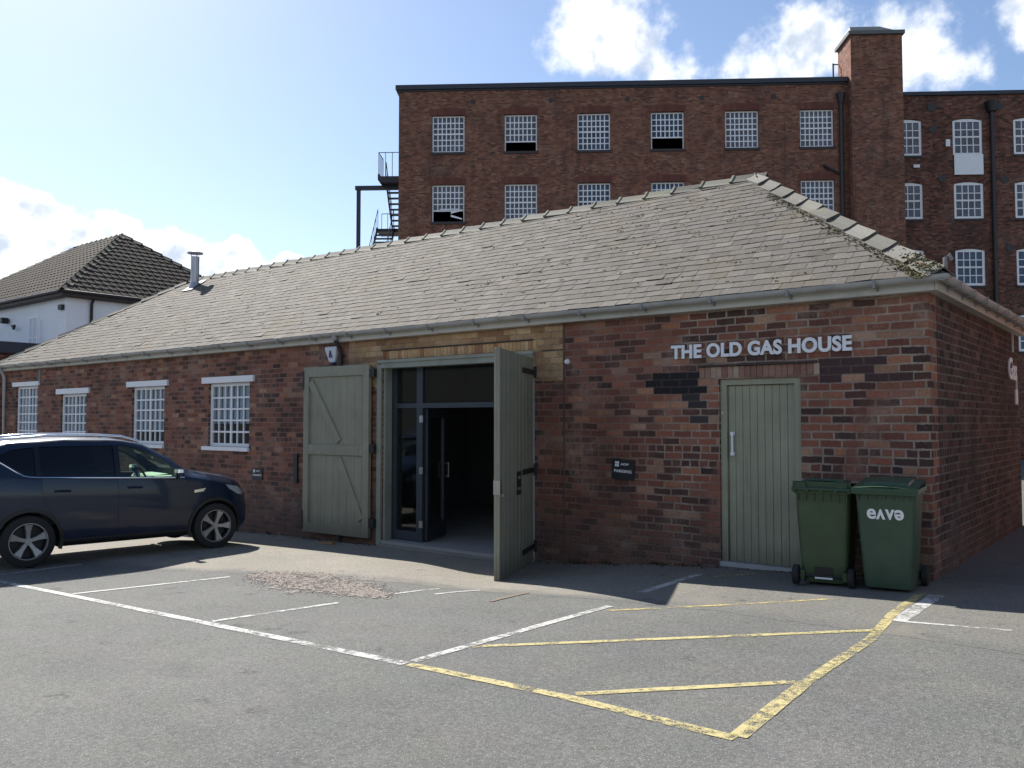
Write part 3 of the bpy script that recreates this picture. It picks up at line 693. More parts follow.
# timber stop behind left leaf and holdback bar
mb = MB(); mb.box((-10.46, -.035, .54), (-10.36, 0, 1.05)); mb.build('holdback_bar', M_black, GH)

# roof --------------------------------------------------------------
RZ = 5.43; RY = 3.0; AX0 = -18.9; AX1 = -3.05; OV = .20; ZE = 3.14
EY0, EY1, EX1, EX0 = -OV, D + OV, OV, XL - .25
def fp(x, y, z): return Vector((x, y, z))
c_fr, c_br, c_fl, c_bl = fp(EX1, EY0, ZE), fp(EX1, EY1, ZE), fp(EX0, EY0, ZE), fp(EX0, EY1, ZE)
a0, a1 = fp(AX0, RY, RZ), fp(AX1, RY, RZ)
def slate_face(e0, e1, top_pts, lift_seed, fine=True):
    """slates on plane through eave e0->e1 and top_pts[0]; clipped to polygon e0,e1,*top_pts"""
    rnd = random.Random(lift_seed)
    u = (e1 - e0).normalized(); tv = top_pts[0] - e0; v = (tv - u * tv.dot(u)); hgt = v.length; v.normalize(); n = u.cross(v)
    L = (e1 - e0).length; expo = .156; cw = .24; m = MB(); k = 0; y = -.03
    x_lo = min([0] + [(p - e0).dot(u) for p in top_pts]); x_hi = max([L] + [(p - e0).dot(u) for p in top_pts])
    while y < hgt + .05:
        x = x_lo - cw * (.5 if k % 2 else 0) + rnd.uniform(-.03, .03); dy = rnd.uniform(-.004, .004)
        while x < x_hi:
            w = cw * rnd.uniform(.9, 1.1); sl = rnd.gauss(0, .006); l0 = .0072 + rnd.random() * .003 + (.008 if rnd.random() < .015 else 0); drop = rnd.gauss(0, .005) - (.02 if rnd.random() < .01 else 0)
            tl = rnd.gauss(0, .0015)
            lo = y + dy + drop; hi = y + expo + .05
            q = lambda a, b, c: e0 + u * a + v * b + n * c
            g = .0025
            p = [q(x + g, lo, l0 + tl), q(x + w - g, lo + sl, l0 - tl), q(x + w - g, hi, .0005), q(x + g, hi, .0005)]
            b = [q(x + g, lo, l0 + tl - .0065), q(x + w - g, lo + sl, l0 - tl - .0065)]
            i = len(m.v); m.v += [tuple(t_) for t_ in p + b]
            m.f += [(i, i + 1, i + 2, i + 3), (i + 4, i + 5, i + 1, i), (i + 5, i + 2, i + 1), (i + 4, i, i + 3)]; m.mi += [0] * 4
            x += w
        y += expo; k += 1
    # deck
    bm = bmesh.new(); me = bpy.data.meshes.new('t'); me.from_pydata(m.v, [], m.f); bm.from_mesh(me)
    poly = [e0, e1] + top_pts
    for i in range(1, len(poly)):
        p, q2 = poly[i], poly[(i + 1) % len(poly)]
        edge = (q2 - p).normalized(); out = edge.cross(n)
        off = .0
        bmesh.ops.bisect_plane(bm, geom=list(bm.verts) + list(bm.edges) + list(bm.faces), plane_co=p + out * off, plane_no=out, clear_outer=True)
    bm.to_mesh(me); bm.free()
    return me
rb = bmesh.new()
for (e0, e1, tp, sd_) in ((c_fl, c_fr, [a1, a0], 1), (c_fr, c_br, [a1], 2), (c_br, c_bl, [a0, a1], 3), (c_bl, c_fl, [a0], 4)):
    me = slate_face(e0, e1, tp, sd_); rb.from_mesh(me); bpy.data.meshes.remove(me)
me = bpy.data.meshes.new('slates'); rb.to_mesh(me); rb.free(); me.materials.append(M_slate)
roof = bpy.data.objects.new('roof', me); COL.objects.link(roof); roof.parent = GH
mb = MB(); dz = Vector((0, 0, -.02)); 
P_ = [p + dz for p in (c_fl, c_fr, c_br, c_bl, a0, a1)]
mb.v = [tuple(p) for p in P_]; mb.f = [(0, 1, 5, 4), (1, 2, 5), (2, 3, 4, 5), (3, 0, 4), (3, 2, 1, 0)]; mb.mi = [0] * 5
mb.build('roof_deck', M_sill, roof)
# ridge and hip tiles
def cap_tiles(mb, p, q, n1, n2, w=.17, step=.46, rise=.03, roll=True, seed=1, th=.022):
    rnd = random.Random(seed); d = q - p; L = d.length; d.normalize(); n = max(1, int(round(L / step))); st = L / n
    s1 = (n1.cross(d)).normalized(); s2 = (n2.cross(d)).normalized()
    up = (n1 + n2).normalized()
    if s1.dot(up) > 0: s1 = -s1
    if s2.dot(up) > 0: s2 = -s2
    if s1.dot(s2) > .95: s2 = -s2
    for k in range(n):
        h0 = rise + rnd.uniform(0, .012); h1 = .008; jl = rnd.gauss(0, .006)
        A = p + d * (k * st + .004) + s1 * 0; B = p + d * ((k + 1) * st + .05)
        def ring(c, h, side):
            c = c + up * h
            return [c + s1 * w + side * jl, c + s1 * w * .55 + up * .004 + side * jl, c + up * .03, c + s2 * w * .55 + up * .004, c + s2 * w, c + s2 * w - n2 * th, c + up * (.03 - th), c + s1 * w - n1 * th]
        mb.loft([ring(A, h0, up), ring(B, h1, up)])
        if roll:
            mb.loft([ring(A - d * .012, h0 + .016, up), ring(A + d * .03, h0 + .016, up)])
nF = (c_fr - c_fl).cross(a0 - c_fl).normalized(); nR = (c_br - c_fr).cross(a1 - c_fr).normalized(); nB = (c_bl - c_br).cross(a1 - c_br).normalized(); nL = (c_fl - c_bl).cross(a0 - c_bl).normalized()
mb = MB(); cap_tiles(mb, a0, a1 + Vector((.12, 0, 0)), nF, nB, step=.52, seed=2); mb.build('ridge_tiles', M_ridge, roof)
for args, kw in (((c_fr + (a1 - c_fr).normalized() * .02, a1, nF, nR), dict(step=.45, seed=3, rise=.03, w=.175)), ((c_br, a1, nR, nB), dict(step=.45, seed=4)), ((c_fl, a0, nF, nL), dict(step=.5, seed=5, w=.13)), ((c_bl, a0, nB, nL), dict(step=.5, seed=6))):
    mb = MB(); cap_tiles(mb, *args, roll=False, **kw); mb.build('hip_tiles', M_ridge, roof)
# moss and debris along the hip
mb = MB(); rnd = random.Random(11)
hd = a1 - c_fr; hl = hd.length; hd.normalize(); sF = nF.cross(hd).normalized()
if sF.x > 0: sF = -sF
for k in range(900):
    t = abs(rnd.gauss(0, .3)) if k < 420 else rnd.uniform(0, hl * .8)
    s = .17 + abs(rnd.gauss(0, .05)) if k >= 420 else rnd.uniform(0, .26)
    if k < 420 and t > .75: t = rnd.uniform(0, .9)
    if k < 420 and k % 2: continue
    c = c_fr + hd * (t + .04) + sF * s + nF * (.012 if s > .17 else .07); r = rnd.uniform(.006, .022)
    if k >= 420: r *= .7
    p = [c + (sF * math.cos(a) + hd * math.sin(a)) * r * rnd.uniform(.6, 1.2) for a in (0, 1.3, 2.5, 3.8, 5)]
    mb.loft([p, [c + (x_ - c) * .5 + nF * r * rnd.uniform(.5, 1.1) for x_ in p]])
for k in range(420):
    cx_ = rnd.uniform(XL + 1, -1.0) if k % 3 else rnd.uniform(-7, -1.0); t = rnd.uniform(.03, .95)
    c = Vector((cx_, EY0, ZE)).lerp(Vector((cx_, RY, RZ)), t)
    if cx_ > EX1 - (c.y - EY0) * .95 - .2: continue
    for q in range(rnd.randint(1, 4)):
        p0_ = c + Vector((rnd.gauss(0, .03), 0, 0)) + nF * .010; r = rnd.uniform(.006, .016)
        p = [p0_ + (Vector((1, 0, 0)) * math.cos(a) + nF.cross(Vector((1, 0, 0))) * math.sin(a)) * r * rnd.uniform(.6, 1.3) for a in (0, 1.3, 2.5, 3.8, 5)]
        mb.loft([p, [p0_ + (x_ - p0_) * .5 + nF * r * rnd.uniform(.3, .7) for x_ in p]])
mb.build('moss', M_moss, roof); COL.objects['moss']['kind'] = 'stuff'
# fascia and gutters
mb = MB()
mb.box((XL - .1, -.11, 2.985), (.09, -.085, 3.13)); mb.box((.085, -.11, 2.985), (.11, D + .1, 3.13)); mb.box((XL - .1, -.085, 2.985), (.085, .01, 3.0)); mb.box((0, .01, 2.985), (.085, D, 3.0)); mb.box((XL - .12, -.1, 2.985), (XL - .1, D + .1, 3.13))
mb.build('fascia', M_fascia, GH)
def gutter(mb, p, q, r=.062, n=9, th=.007):
    p = Vector(p); q = Vector(q); d = (q - p).normalized(); s = Vector((0, 0, 1)).cross(d)
    def ring(c):
        o_ = [c + s * r * math.cos(a) - Vector((0, 0, 1)) * r * math.sin(a) for a in [math.pi * k / n for k in range(n + 1)]]
        i_ = [c + s * (r - th) * math.cos(a) - Vector((0, 0, 1)) * (r - th) * math.sin(a) for a in [math.pi * k / n for k in range(n, -1, -1)]]
        return o_ + i_
    seg = max(1, int((q - p).length / 1.9)); rnd = random.Random(int(abs(p.x * 10)))
    pts = [p.lerp(q, k / seg) + Vector((0, 0, rnd.uniform(-.012, .012) if 0 < k < seg else 0)) for k in range(seg + 1)]
    for a, b_ in zip(pts, pts[1:]): mb.loft([ring(a), ring(b_)])
    for c in pts[1:-1]:
        rr = [[x_ + (x_ - c).normalized() * .008 for x_ in ring(c - d * .05)], [x_ + (x_ - c).normalized() * .008 for x_ in ring(c + d * .05)]]
        mb.loft(rr)
    return pts
mb = MB(); GZ = 3.125
gp = gutter(mb, (XL - .2, -.178, GZ), (.24, -.178, GZ - .0)); mb.build('gutter', M_gutter, GH, smooth=50)
mb = MB(); gutter(mb, (.178, -.235, GZ), (.178, D + .2, GZ)); mb.build('gutter', M_gutter, GH, smooth=50)
mb = MB()
x = XL + .3
mb.prism([(0, -.255, GZ), (0, -.255, GZ - .085), (0, -.118, GZ - .085), (0, -.118, GZ - .11), (0, -.1105, GZ - .11), (0, -.1105, GZ - .068), (0, -.246, GZ - .068), (0, -.246, GZ)], (.028, 0, 0))
br = mb.build('gutter_bracket', M_tan, GH); br.location = (x, 0, 0); x += .93
while x < 0: inst(br, GH, (x, 0, 0)); x += .93
y = .35
while y < D:
    b2 = inst(br, GH, (0, y, 0)); b2.rotation_euler = (0, 0, R(90)); y += .75
# little vent pipe at the corner of the roof
mb = MB(); mb.tube([(.16, .05, 3.13), (.16, .05, 3.33), (.20, .05, 3.36), (.22, .05, 3.30)], .022); mb.box((.02, -.02, 3.12), (.14, .1, 3.22)); mb.build('corner_bracket', M_tan, GH)
# downpipes
mb = MB(); mb.tube([(-9.19, -.178, 3.07), (-9.19, -.15, 2.98), (-9.19, -.07, 2.88), (-9.19, -.05, 2.78), (-9.19, -.05, -.40)], .036, 10); mb.box((-9.25, -.10, 2.2), (-9.13, -.003, 2.24)); mb.build('downpipe', M_pipe, GH, smooth=40)
mb = MB(); mb.tube([(-9.19, -.178, 3.09), (-9.19, -.178, 3.0)], .045, 10); mb.build('gutter_outlet', M_gutter, GH, smooth=40)
mb = MB(); mb.tube([(-22.98, -.178, 3.07), (-22.98, -.08, 2.9), (-22.98, -.05, 2.8), (-22.98, -.05, -.8)], .045, 10); mb.build('downpipe', M_gutter, GH, smooth=40)
# small iron plate and scar marks
mb = MB(); mb.box((-20.98, -.02, 2.62), (-20.86, 0, 2.95)); mb.build('wall_patch', M_step, GH)
# flue
FX, FY = -18.12, 2.6; fz = RZ - (RY - FY) * (RZ - ZE) / (RY + OV)
mb = MB(); mb.tube([(FX, FY, fz - .1), (FX, FY, fz + .78)], .105, 16); mb.tube([(FX, FY, fz - .1), (FX, FY, fz + .10)], [.17, .11], 16)
fl = mb.build('flue_pipe', M_flue, GH, smooth=40)
mb = MB(); mb.tube([(FX, FY, fz + .86), (FX, FY, fz + .885), (FX, FY, fz + .93)], [.20, .20, .03], 16)
for k in range(3):
    a = k * 2.1; mb.tube([(FX + .09 * math.cos(a), FY + .09 * math.sin(a), fz + .76), (FX + .09 * math.cos(a), FY + .09 * math.sin(a), fz + .87)], .01, 6)
mb.build('flue_cowl', M_flue, fl, smooth=40)
mb = MB(); mb.box((FX - .22, FY - .24, 0), (FX + .22, FY + .2, .02))
for i, v in enumerate(mb.v): mb.v[i] = (v[0], v[1], RZ - (RY - v[1]) * (RZ - ZE) / (RY + OV) + .02 + v[2])
mb.build('flue_flashing', M_leadroof, fl)

# ------------------------------------------------------------------ lettering and signs
def text_mesh(txt, size, ext, offset=0.0, spacing=1.0, name='t'):
    cu = bpy.data.curves.new('txt', 'FONT'); cu.body = txt; cu.size = size; cu.extrude = ext; cu.offset = offset; cu.space_character = spacing; cu.resolution_u = 6
    ob = bpy.data.objects.new('txt', cu); COL.objects.link(ob)
    bpy.context.view_layer.update()
    me = bpy.data.meshes.new_from_object(ob.evaluated_get(bpy.context.evaluated_depsgraph_get()))
    bpy.data.objects.remove(ob); bpy.data.curves.remove(cu)
    return me
def fit_text(me, x0, x1, z0, z1, y, flip=False, shear=0.0):
    xs = [v.co.x for v in me.vertices]; ys_ = [v.co.y for v in me.vertices]
    a, b_, c, d = min(xs), max(xs), min(ys_), max(ys_)
    for v in me.vertices:
        tx = (v.co.x - a) / (b_ - a); tz = (v.co.y - c) / (d - c)
        if flip: tx, tz = 1 - tx, 1 - tz
        v.co = (x0 + (x1 - x0) * tx + shear * (tz - .5), y - v.co.z, z0 + (z1 - z0) * tz)
def mobj(name, me, mat, parent=None):
    me.materials.clear(); me.materials.append(mat); me.name = name; o = bpy.data.objects.new(name, me); COL.objects.link(o)
    if parent: o.parent = parent
    return o
me = text_mesh('THE OLD GAS HOUSE', .2, .010, .0075, 1.04); fit_text(me, -2.955, -.765, 2.412, 2.585, -.020)
tag(mobj('sign_lettering', me, M_letter), 'raised white capital letters THE OLD GAS HOUSE on the brick above the single sage door', 'sign')

def parking_sign(x0, x1, z0, z1, tilt, label):
    w, h = x1 - x0, z1 - z0
    e = empty('parking_sign', label, 'sign', ((x0 + x1) / 2, -.012, (z0 + z1) / 2), 0, 'small dark parking plates on the brick front'); e.rotation_euler = (0, tilt, 0)
    mb = MB(); mb.box((-w / 2, -.008, -h / 2), (w / 2, .011, h / 2)); mb.build('plate', M_sign, e)
    me = text_mesh('PARKING', .1, .001, .002); fit_text(me, -w * .39, w * .40, -h * .17, -h * .02, -.010); mobj('lettering', me, M_letter, e)
    me = text_mesh('ADP', .1, .001, .002); fit_text(me, -w * .11, w * .26, h * .20, h * .31, -.010); mobj('brand_lettering', me, M_letter, e)
    mb = MB()
    for i in range(2):
        for k in range(2): mb.box((-w * .36 + i * w * .095, -.0105, h * .12 + k * h * .14), (-w * .36 + i * w * .095 + w * .08, -.008, h * .12 + k * h * .14 + h * .115))
    mb.build('emblem', M_letter, e)
    return e
parking_sign(-3.83, -3.50, .89, 1.15, R(3), 'dark PARKING plate on the brick between the open double door and the single sage door')
parking_sign(-11.73, -11.40, .545, .765, R(-1), 'dark PARKING plate low on the brick between the car bonnet and the folded-back door leaf')
# alarm box
e = empty('alarm_box', 'white tapered burglar alarm box under the gutter above the folded-back door leaf', 'alarm', (-9.42, -.001, 2.64))
mb = MB(); mb.loft([[(-.075, 0, 0), (-.075, -.05, .01), (.075, -.05, .01), (.075, 0, 0)], [(-.155, 0, .24), (-.15, -.085, .24), (.15, -.085, .24), (.155, 0, .24)], [(-.16, 0, .28), (-.155, -.075, .28), (.155, -.075, .28), (.16, 0, .28)]]); mb.build('cover', M_bell, e, bevel=.01)
mb = MB(); mb.loft([[(-.06, 0, -.03), (-.05, -.045, -.025), (.05, -.045, -.025), (.06, 0, -.03)], [(-.075, 0, .0), (-.073, -.05, .008), (.073, -.05, .008), (.075, 0, .0)]]); mb.build('strobe', M_bellblue, e)
mb = MB(); mb.prism([(-.04, -.075, .09), (-.015, -.075, .09), (.0, -.085, .17), (.015, -.075, .09), (.04, -.075, .09), (.012, -.088, .21), (-.012, -.088, .21)], (0, -.006, 0)); mb.build('emblem', M_bellblue, e)
# round white bell push
mb = MB(); mb.tube([(-4.545, -.03, 2.455), (-4.545, 0, 2.455)], [.028, .04], 14); tag(mb.build('wall_light', M_letter, smooth=40), 'tiny round white fitting on the brick right of the yellow pier', 'wall fitting')
# side sign at the far end of the alley wall
e = empty('hanging_letter_sign', 'white cut-out lettering high on the shaded side wall near the right picture edge', 'sign', (.0, 5.35, 2.4))
me = text_mesh('Gas', .5, .01, .012)
xs = [v.co.x for v in me.vertices]; w = max(xs)
for v in me.vertices: v.co = (.012 + v.co.z, -.42 + v.co.x / w * .75, -.12 + v.co.y * .9)
mobj('lettering', me, M_letter, e)
mb = MB(); mb.box((0, .02, .30), (.022, .045, .62)); mb.build('flourish', M_letter, e); mb = MB(); mb.box((0, .30, -.269), (.022, .33, -.12)); mb.box((.0, .18, -.50), (.022, .36, -.27)); mb.build('lower_mark', M_letter, e)

# wood wedge on the ground
mb = MB(); mb.prism([(-9.28, -.44, gz_(-9.28, -.44) + .006), (-8.95, -.40, gz_(-8.95, -.4) + .006), (-8.95, -.40, gz_(-8.95, -.4) + .05), (-9.28, -.44, gz_(-9.28, -.44) + .022)], (-.02, .09, 0)); tag(mb.build('wooden_wedge', M_wood), 'small raw wooden wedge lying on the ground beneath the folded-back door leaf', 'wedge')

# ------------------------------------------------------------------ wheelie bins
def rrect(cx, cy, hx, hy, r, z, n=4):
    pts = []
    for (sx, sy, a0_) in ((1, 1, 0), (-1, 1, 90), (-1, -1, 180), (1, -1, 270)):
        for k in range(n + 1):
            a = R(a0_ + 90 * k / n); pts.append((cx + sx * (hx - r) + r * math.cos(a), cy + sy * (hy - r) + r * math.sin(a), z))
    return pts
def wheelie_bin(loc, rz, label, mb_, ml_, logo, notch):
    """local: front -y, back (handle, wheels) +y; 0.58 wide, 0.73 deep, 1.07 high"""
    e = empty('wheelie_bin', label, 'bin', loc, rz, 'green wheelie bins beside the single door')
    m = MB()
    # (z, halfwidth, yfront, yback)
    sec = [(.03, .215, -.235, .23), (.10, .222, -.248, .25), (.30, .235, -.275, .268), (.60, .252, -.305, .28), (.85, .266, -.33, .29), (.93, .270, -.338, .295), (.935, .285, -.36, .31), (.985, .288, -.362, .315), (.986, .262, -.33, .285), (.9, .26, -.325, .28)]
    m.loft([rrect(0, (a + b_) / 2, hw, (b_ - a) / 2, .055, z) for (z, hw, a, b_) in sec])
    body = m.build('body', mb_, e, smooth=35)
    m = MB()   # ribs under the rim
    for k in range(7):
        x = -.24 + .08 * k; m.box((x - .006, .29, .86), (x + .006, .318, .94))
        m.box((x - .006, -.355, .89), (x + .006, -.335, .94))
    m.build('rim_ribs', mb_, body)
    # foot recess on the back / frame of axle
    m = MB(); m.box((-.085, .235, .095), (.085, .268, .19)); m.build('foot_recess', M_plastic, e)
    m = MB(); m.box((-.085, .24, .072), (.085, .274, .092)); m.build('foot_bar', ml_ if not notch else M_letter, e)
    m = MB()
    for s in (-1, 1): m.box((s * .205 - .02, .20, .06), (s * .205 + .02, .29, .15))
    m.build('axle_housing', mb_, e)
    m = MB(); m.tube([(-.27, .27, .10), (.27, .27, .10)], .012, 8); m.build('axle', M_plastic, e)
    for s in (-1, 1):
        m = MB(); rings = []
        for (dx, r) in ((-.03, .055), (-.03, .09), (-.022, .10), (.022, .10), (.03, .09), (.03, .055)):
            rings.append([(s * .268 + dx, .27 + r * math.cos(a), .10 + r * math.sin(a)) for a in [2 * math.pi * k / 24 for k in range(24)]])
        m.loft(rings, cap=True); wh = m.build('wheel', M_rubber, e, smooth=40)
        m = MB(); m.tube([(s * .268 - .034, .27, .10), (s * .268 + .034, .27, .10)], [.05, .05], 16); m.build('hub', M_plastic, wh, smooth=40)
    # lid: rear hinge at y=.30, dome
    m = MB(); nx_, ny_ = 8, 10; W2 = .293
    def lz(x, y):
        t = (y + .385) / .70
        return .995 + .055 * min(1, max(0, t)) ** .8 + .022 * (1 - (x / W2) ** 2) + (.022 if (-.24 < y < .20 and abs(x) < .20) else 0)
    ysl = [-.385, -.36, -.30, -.245, -.235, -.1, .05, .195, .205, .27, .315]; xsl = [-W2, -.27, -.205, -.195, -.1, 0, .1, .195, .205, .27, W2]
    for thk, rev in ((0, False), (-.02, True)):
        for i in range(len(xsl) - 1):
            for j in range(len(ysl) - 1):
                q = [(xsl[i], ysl[j], lz(xsl[i], ysl[j]) + thk), (xsl[i + 1], ysl[j], lz(xsl[i + 1], ysl[j]) + thk), (xsl[i + 1], ysl[j + 1], lz(xsl[i + 1], ysl[j + 1]) + thk), (xsl[i], ysl[j + 1], lz(xsl[i], ysl[j + 1]) + thk)]
                m.quad(q[::-1] if rev else q)
    # skirt
    m.box((-W2, -.392, .945), (W2, -.372, 1.005)); m.box((-W2 - .004, -.38, .955), (-W2 + .008, .31, 1.0)); m.box((W2 - .008, -.38, .955), (W2 + .004, .31, 1.0)); m.box((-W2, -.405, .975), (W2, -.39, .99)); m.box((-W2 + .01, .312, .95), (W2 - .01, .322, 1.062))
    lid = m.build('lid', ml_, e, bevel=0, fix=False)
    m = MB(); m.tube([(-.285, .345, .985), (.285, .345, .985)], .016, 10)
    for x in (-.27, -.14, .0, .14, .27): m.box((x - .016, .30, .955), (x + .016, .355, 1.0))
    m.build('handle', ml_, e, smooth=40)
    for x in (-.2, .2): m = MB(); m.box((x - .05, .29, .99), (x + .05, .35, 1.05)); m.build('lid_hinge', ml_, lid)
    if logo:
        lg = None
        parts = []
        X0, X1, Z0, Z1 = -.165, .165, .70, .80
        cw_ = (X1 - X0) / 4
        bm = bmesh.new()
        for k, (ch, fl_, dz0, dz1) in enumerate((('e', False, 0, 0), ('v', True, 0, 0), ('v', False, 0, 0), ('e', True, 0, 0))):
            me = text_mesh(ch, .1, .001, .0026); fit_text(me, X0 + cw_ * (k - .01), X0 + cw_ * (k + 1.01), Z0, Z1, 0, flip=fl_); bm.from_mesh(me); bpy.data.meshes.remove(me)
        for v in bm.verts:   # lay on the sloping front
            z = v.co.z; yf = -.305 - (z - .60) * .10 - .0035; v.co.y = yf + (v.co.y)
        me = bpy.data.meshes.new('logo'); bm.to_mesh(me); bm.free(); mobj('logo', me, M_letter, e)
    return e
wheelie_bin((-.90, -.50, gz_(-.9, -.5) + .004), R(180 + 8), 'plain olive green wheelie bin with its wheels and handle facing outward, beside the sage door', M_bin1, M_lid1, False, True)
wheelie_bin((-.265, -.55, gz_(-.26, -.5) + .006), R(6), 'dark green wheelie bin with white lettering on its front by the brick corner', M_bin2, M_lid2, True, False)

# ------------------------------------------------------------------ car
CS = 0.98
CAR = empty('parked_car', 'dark blue SUV with silver roof rails parked nose towards the brick wall', 'car', (-10.60, -3.32, -.288), R(81)); CAR.scale = (.945, .96, .968)
def itp(tab, x):
    if x <= tab[0][0]: return tab[0][1]
    for (a, b_), (c, d) in zip(tab, tab[1:]):
        if x <= c:
            t = (x - a) / (c - a); t = t * t * (3 - 2 * t) * .5 + t * .5; return b_ + (d - b_) * t
    return tab[-1][1]
TOP = [(-2.20, 1.00), (-2.16, 1.18), (-2.02, 1.48), (-1.86, 1.63), (-1.5, 1.71), (-.8, 1.745), (-.1, 1.73), (.30, 1.66), (.65, 1.48), (1.02, 1.245), (1.20, 1.19), (1.6, 1.12), (1.88, 1.03), (2.02, .93), (2.10, .78)]
BOT = [(-2.20, .50), (-2.1, .36), (-1.8, .28), (-1.2, .24), (1.3, .24), (1.85, .26), (2.02, .30), (2.10, .42)]
HW = [(-2.20, .66), (-2.12, .78), (-1.9, .87), (-1.3, .915), (0, .915), (1.2, .905), (1.65, .88), (1.86, .80), (2.0, .68), (2.10, .44)]
BELT = [(-2.2, 1.15), (-1.6, 1.24), (-1.2, 1.21), (0, 1.16), (1.0, 1.115), (1.3, 1.06), (1.6, 1.0), (2.10, .66)]
TW = [(-2.2, .55), (-1.9, .58), (-1.4, .61), (0, .63), (.5, .62), (1.02, .66), (1.2, .74), (1.8, .66), (2.10, .36)]
def section(x):
    zt, zb, w, tw = itp(TOP, x), itp(BOT, x), itp(HW, x), itp(TW, x); be = min(itp(BELT, x), zt - .06)
    be = max(be, zb + .3) if zt - zb > .45 else zb + (zt - zb) * .6
    p = [(0, zb), (w * .5, zb), (w - .10, zb), (w - .03, zb + .05), (w - .005, zb + (be - zb) * .25), (w, zb + (be - zb) * .5), (w - .004, zb + (be - zb) * .75), (w - .018, be - .03), (w - .03, be)]
    n = 6
    for k in range(1, n): t = k / n; p.append((w - .03 + (tw + .06 - (w - .03)) * (t ** 1.15), be + (zt - .05 - be) * t))
    p += [(tw + .05, zt - .05), (tw + .015, zt - .018), (tw - .06, zt), (tw * .5, zt + .012), (0, zt + .016)]
    return p
xsn = [-2.20, -2.18, -2.14, -2.08, -2.0, -1.92, -1.84, -1.7, -1.55, -1.4, -1.25, -1.1, -.95, -.8, -.6, -.4, -.2, 0, .15, .3, .45, .6, .75, .9, 1.02, 1.1, 1.2, 1.35, 1.5, 1.6, 1.7, 1.8, 1.88, 1.94, 1.99, 2.04, 2.08, 2.10]
def Yside(x, z):
    p = section(x)
    for (y0_, z0_), (y1_, z1_) in zip(p[2:], p[3:]):
        if z0_ <= z <= z1_ and z1_ > z0_: return y0_ + (y1_ - y0_) * (z - z0_) / (z1_ - z0_)
    return p[5][0]
def full_ring(x, inset=0, zmin=None):
    p = section(x)
    r = [(x, y, z) for y, z in p] + [(x, -y, z) for y, z in reversed(p[1:-1])]
    if inset:
        zt, zb = itp(TOP, x), itp(BOT, x)
        r = [(x, (abs(y) - min(inset, abs(y))) * (1 if y > 0 else -1), max(zmin if zmin else zb + inset, min(z, zt - inset))) for (_, y, z) in r]
    return r
m = MB(); m.loft([full_ring(x) for x in xsn]); body = m.build('body', [M_car, M_carint], CAR)
def boolean(target, cutter_mb, mi=1):
    cutter_mb.mi = [mi] * len(cutter_mb.f)
    c = cutter_mb.build('cut', [M_car, M_carint], CAR)
    md = target.modifiers.new('b', 'BOOLEAN'); md.object = c; md.operation = 'DIFFERENCE'; md.solver = 'EXACT'
    bpy.context.view_layer.update()
    me = bpy.data.meshes.new_from_object(target.evaluated_get(bpy.context.evaluated_depsgraph_get()))
    target.modifiers.clear(); old = target.data; target.data = me; bpy.data.meshes.remove(old)
    bpy.data.objects.remove(c)
def cabin_ring(x):
    zt, w, tw = itp(TOP, x), itp(HW, x), itp(TW, x); be = itp(BELT, x); zt = min(zt, 1.9)
    h = [(0, .50), (w - .09, .50), (w - .09, be - .02), (tw - .02, max(zt - .09, be + .02)), (0, max(zt - .06, be + .04))]
    return [(x, y, z) for y, z in h] + [(x, -y, z) for y, z in reversed(h[1:-1])]
m = MB(); m.loft([cabin_ring(x) for x in (-1.85, -1.7, -1.5, -1.2, -.8, -.4, 0, .3, .5, .7, .9)]); boolean(body, m)
RX, FXW, WR = -1.30, 1.39, .355
for wx in (RX, FXW):
    m = MB(); m.tube([(wx, -1.2, .35), (wx, -.45, .35)], .405, 40); m.tube([(wx, .45, .35), (wx, 1.2, .35)], .405, 40); boolean(body, m)
SIDE = [[(-1.70, 1.50), (-1.50, 1.60), (-1.22, 1.63), (-1.22, 1.235), (-1.34, 1.25)],
        [(-1.16, 1.635), (-.15, 1.635), (-.15, 1.19), (-1.16, 1.23)],
        [(-.08, 1.635), (.22, 1.595), (.55, 1.43), (.88, 1.185), (.86, 1.14), (-.08, 1.185)]]
for poly in SIDE:
    m = MB(); m.prism([(x, -1.3, z) for x, z in poly], (0, 2.6, 0)); boolean(body, m)
# windscreen and rear screen openings
m = MB(); m.prism([(.42, -.60, 1.64), (1.16, -.66, 1.13), (1.16, .66, 1.13), (.42, .60, 1.64)], (.25, 0, .35)); 
m2 = MB(); m2.prism([(.36, -.56, 1.57), (.97, -.64, 1.20), (.97, .64, 1.20), (.36, .56, 1.57)], (.20, 0, .30)); boolean(body, m2)
me = body.data; me.polygons.foreach_set('use_smooth', [True] * len(me.polygons)); me.set_sharp_from_angle(angle=R(32))
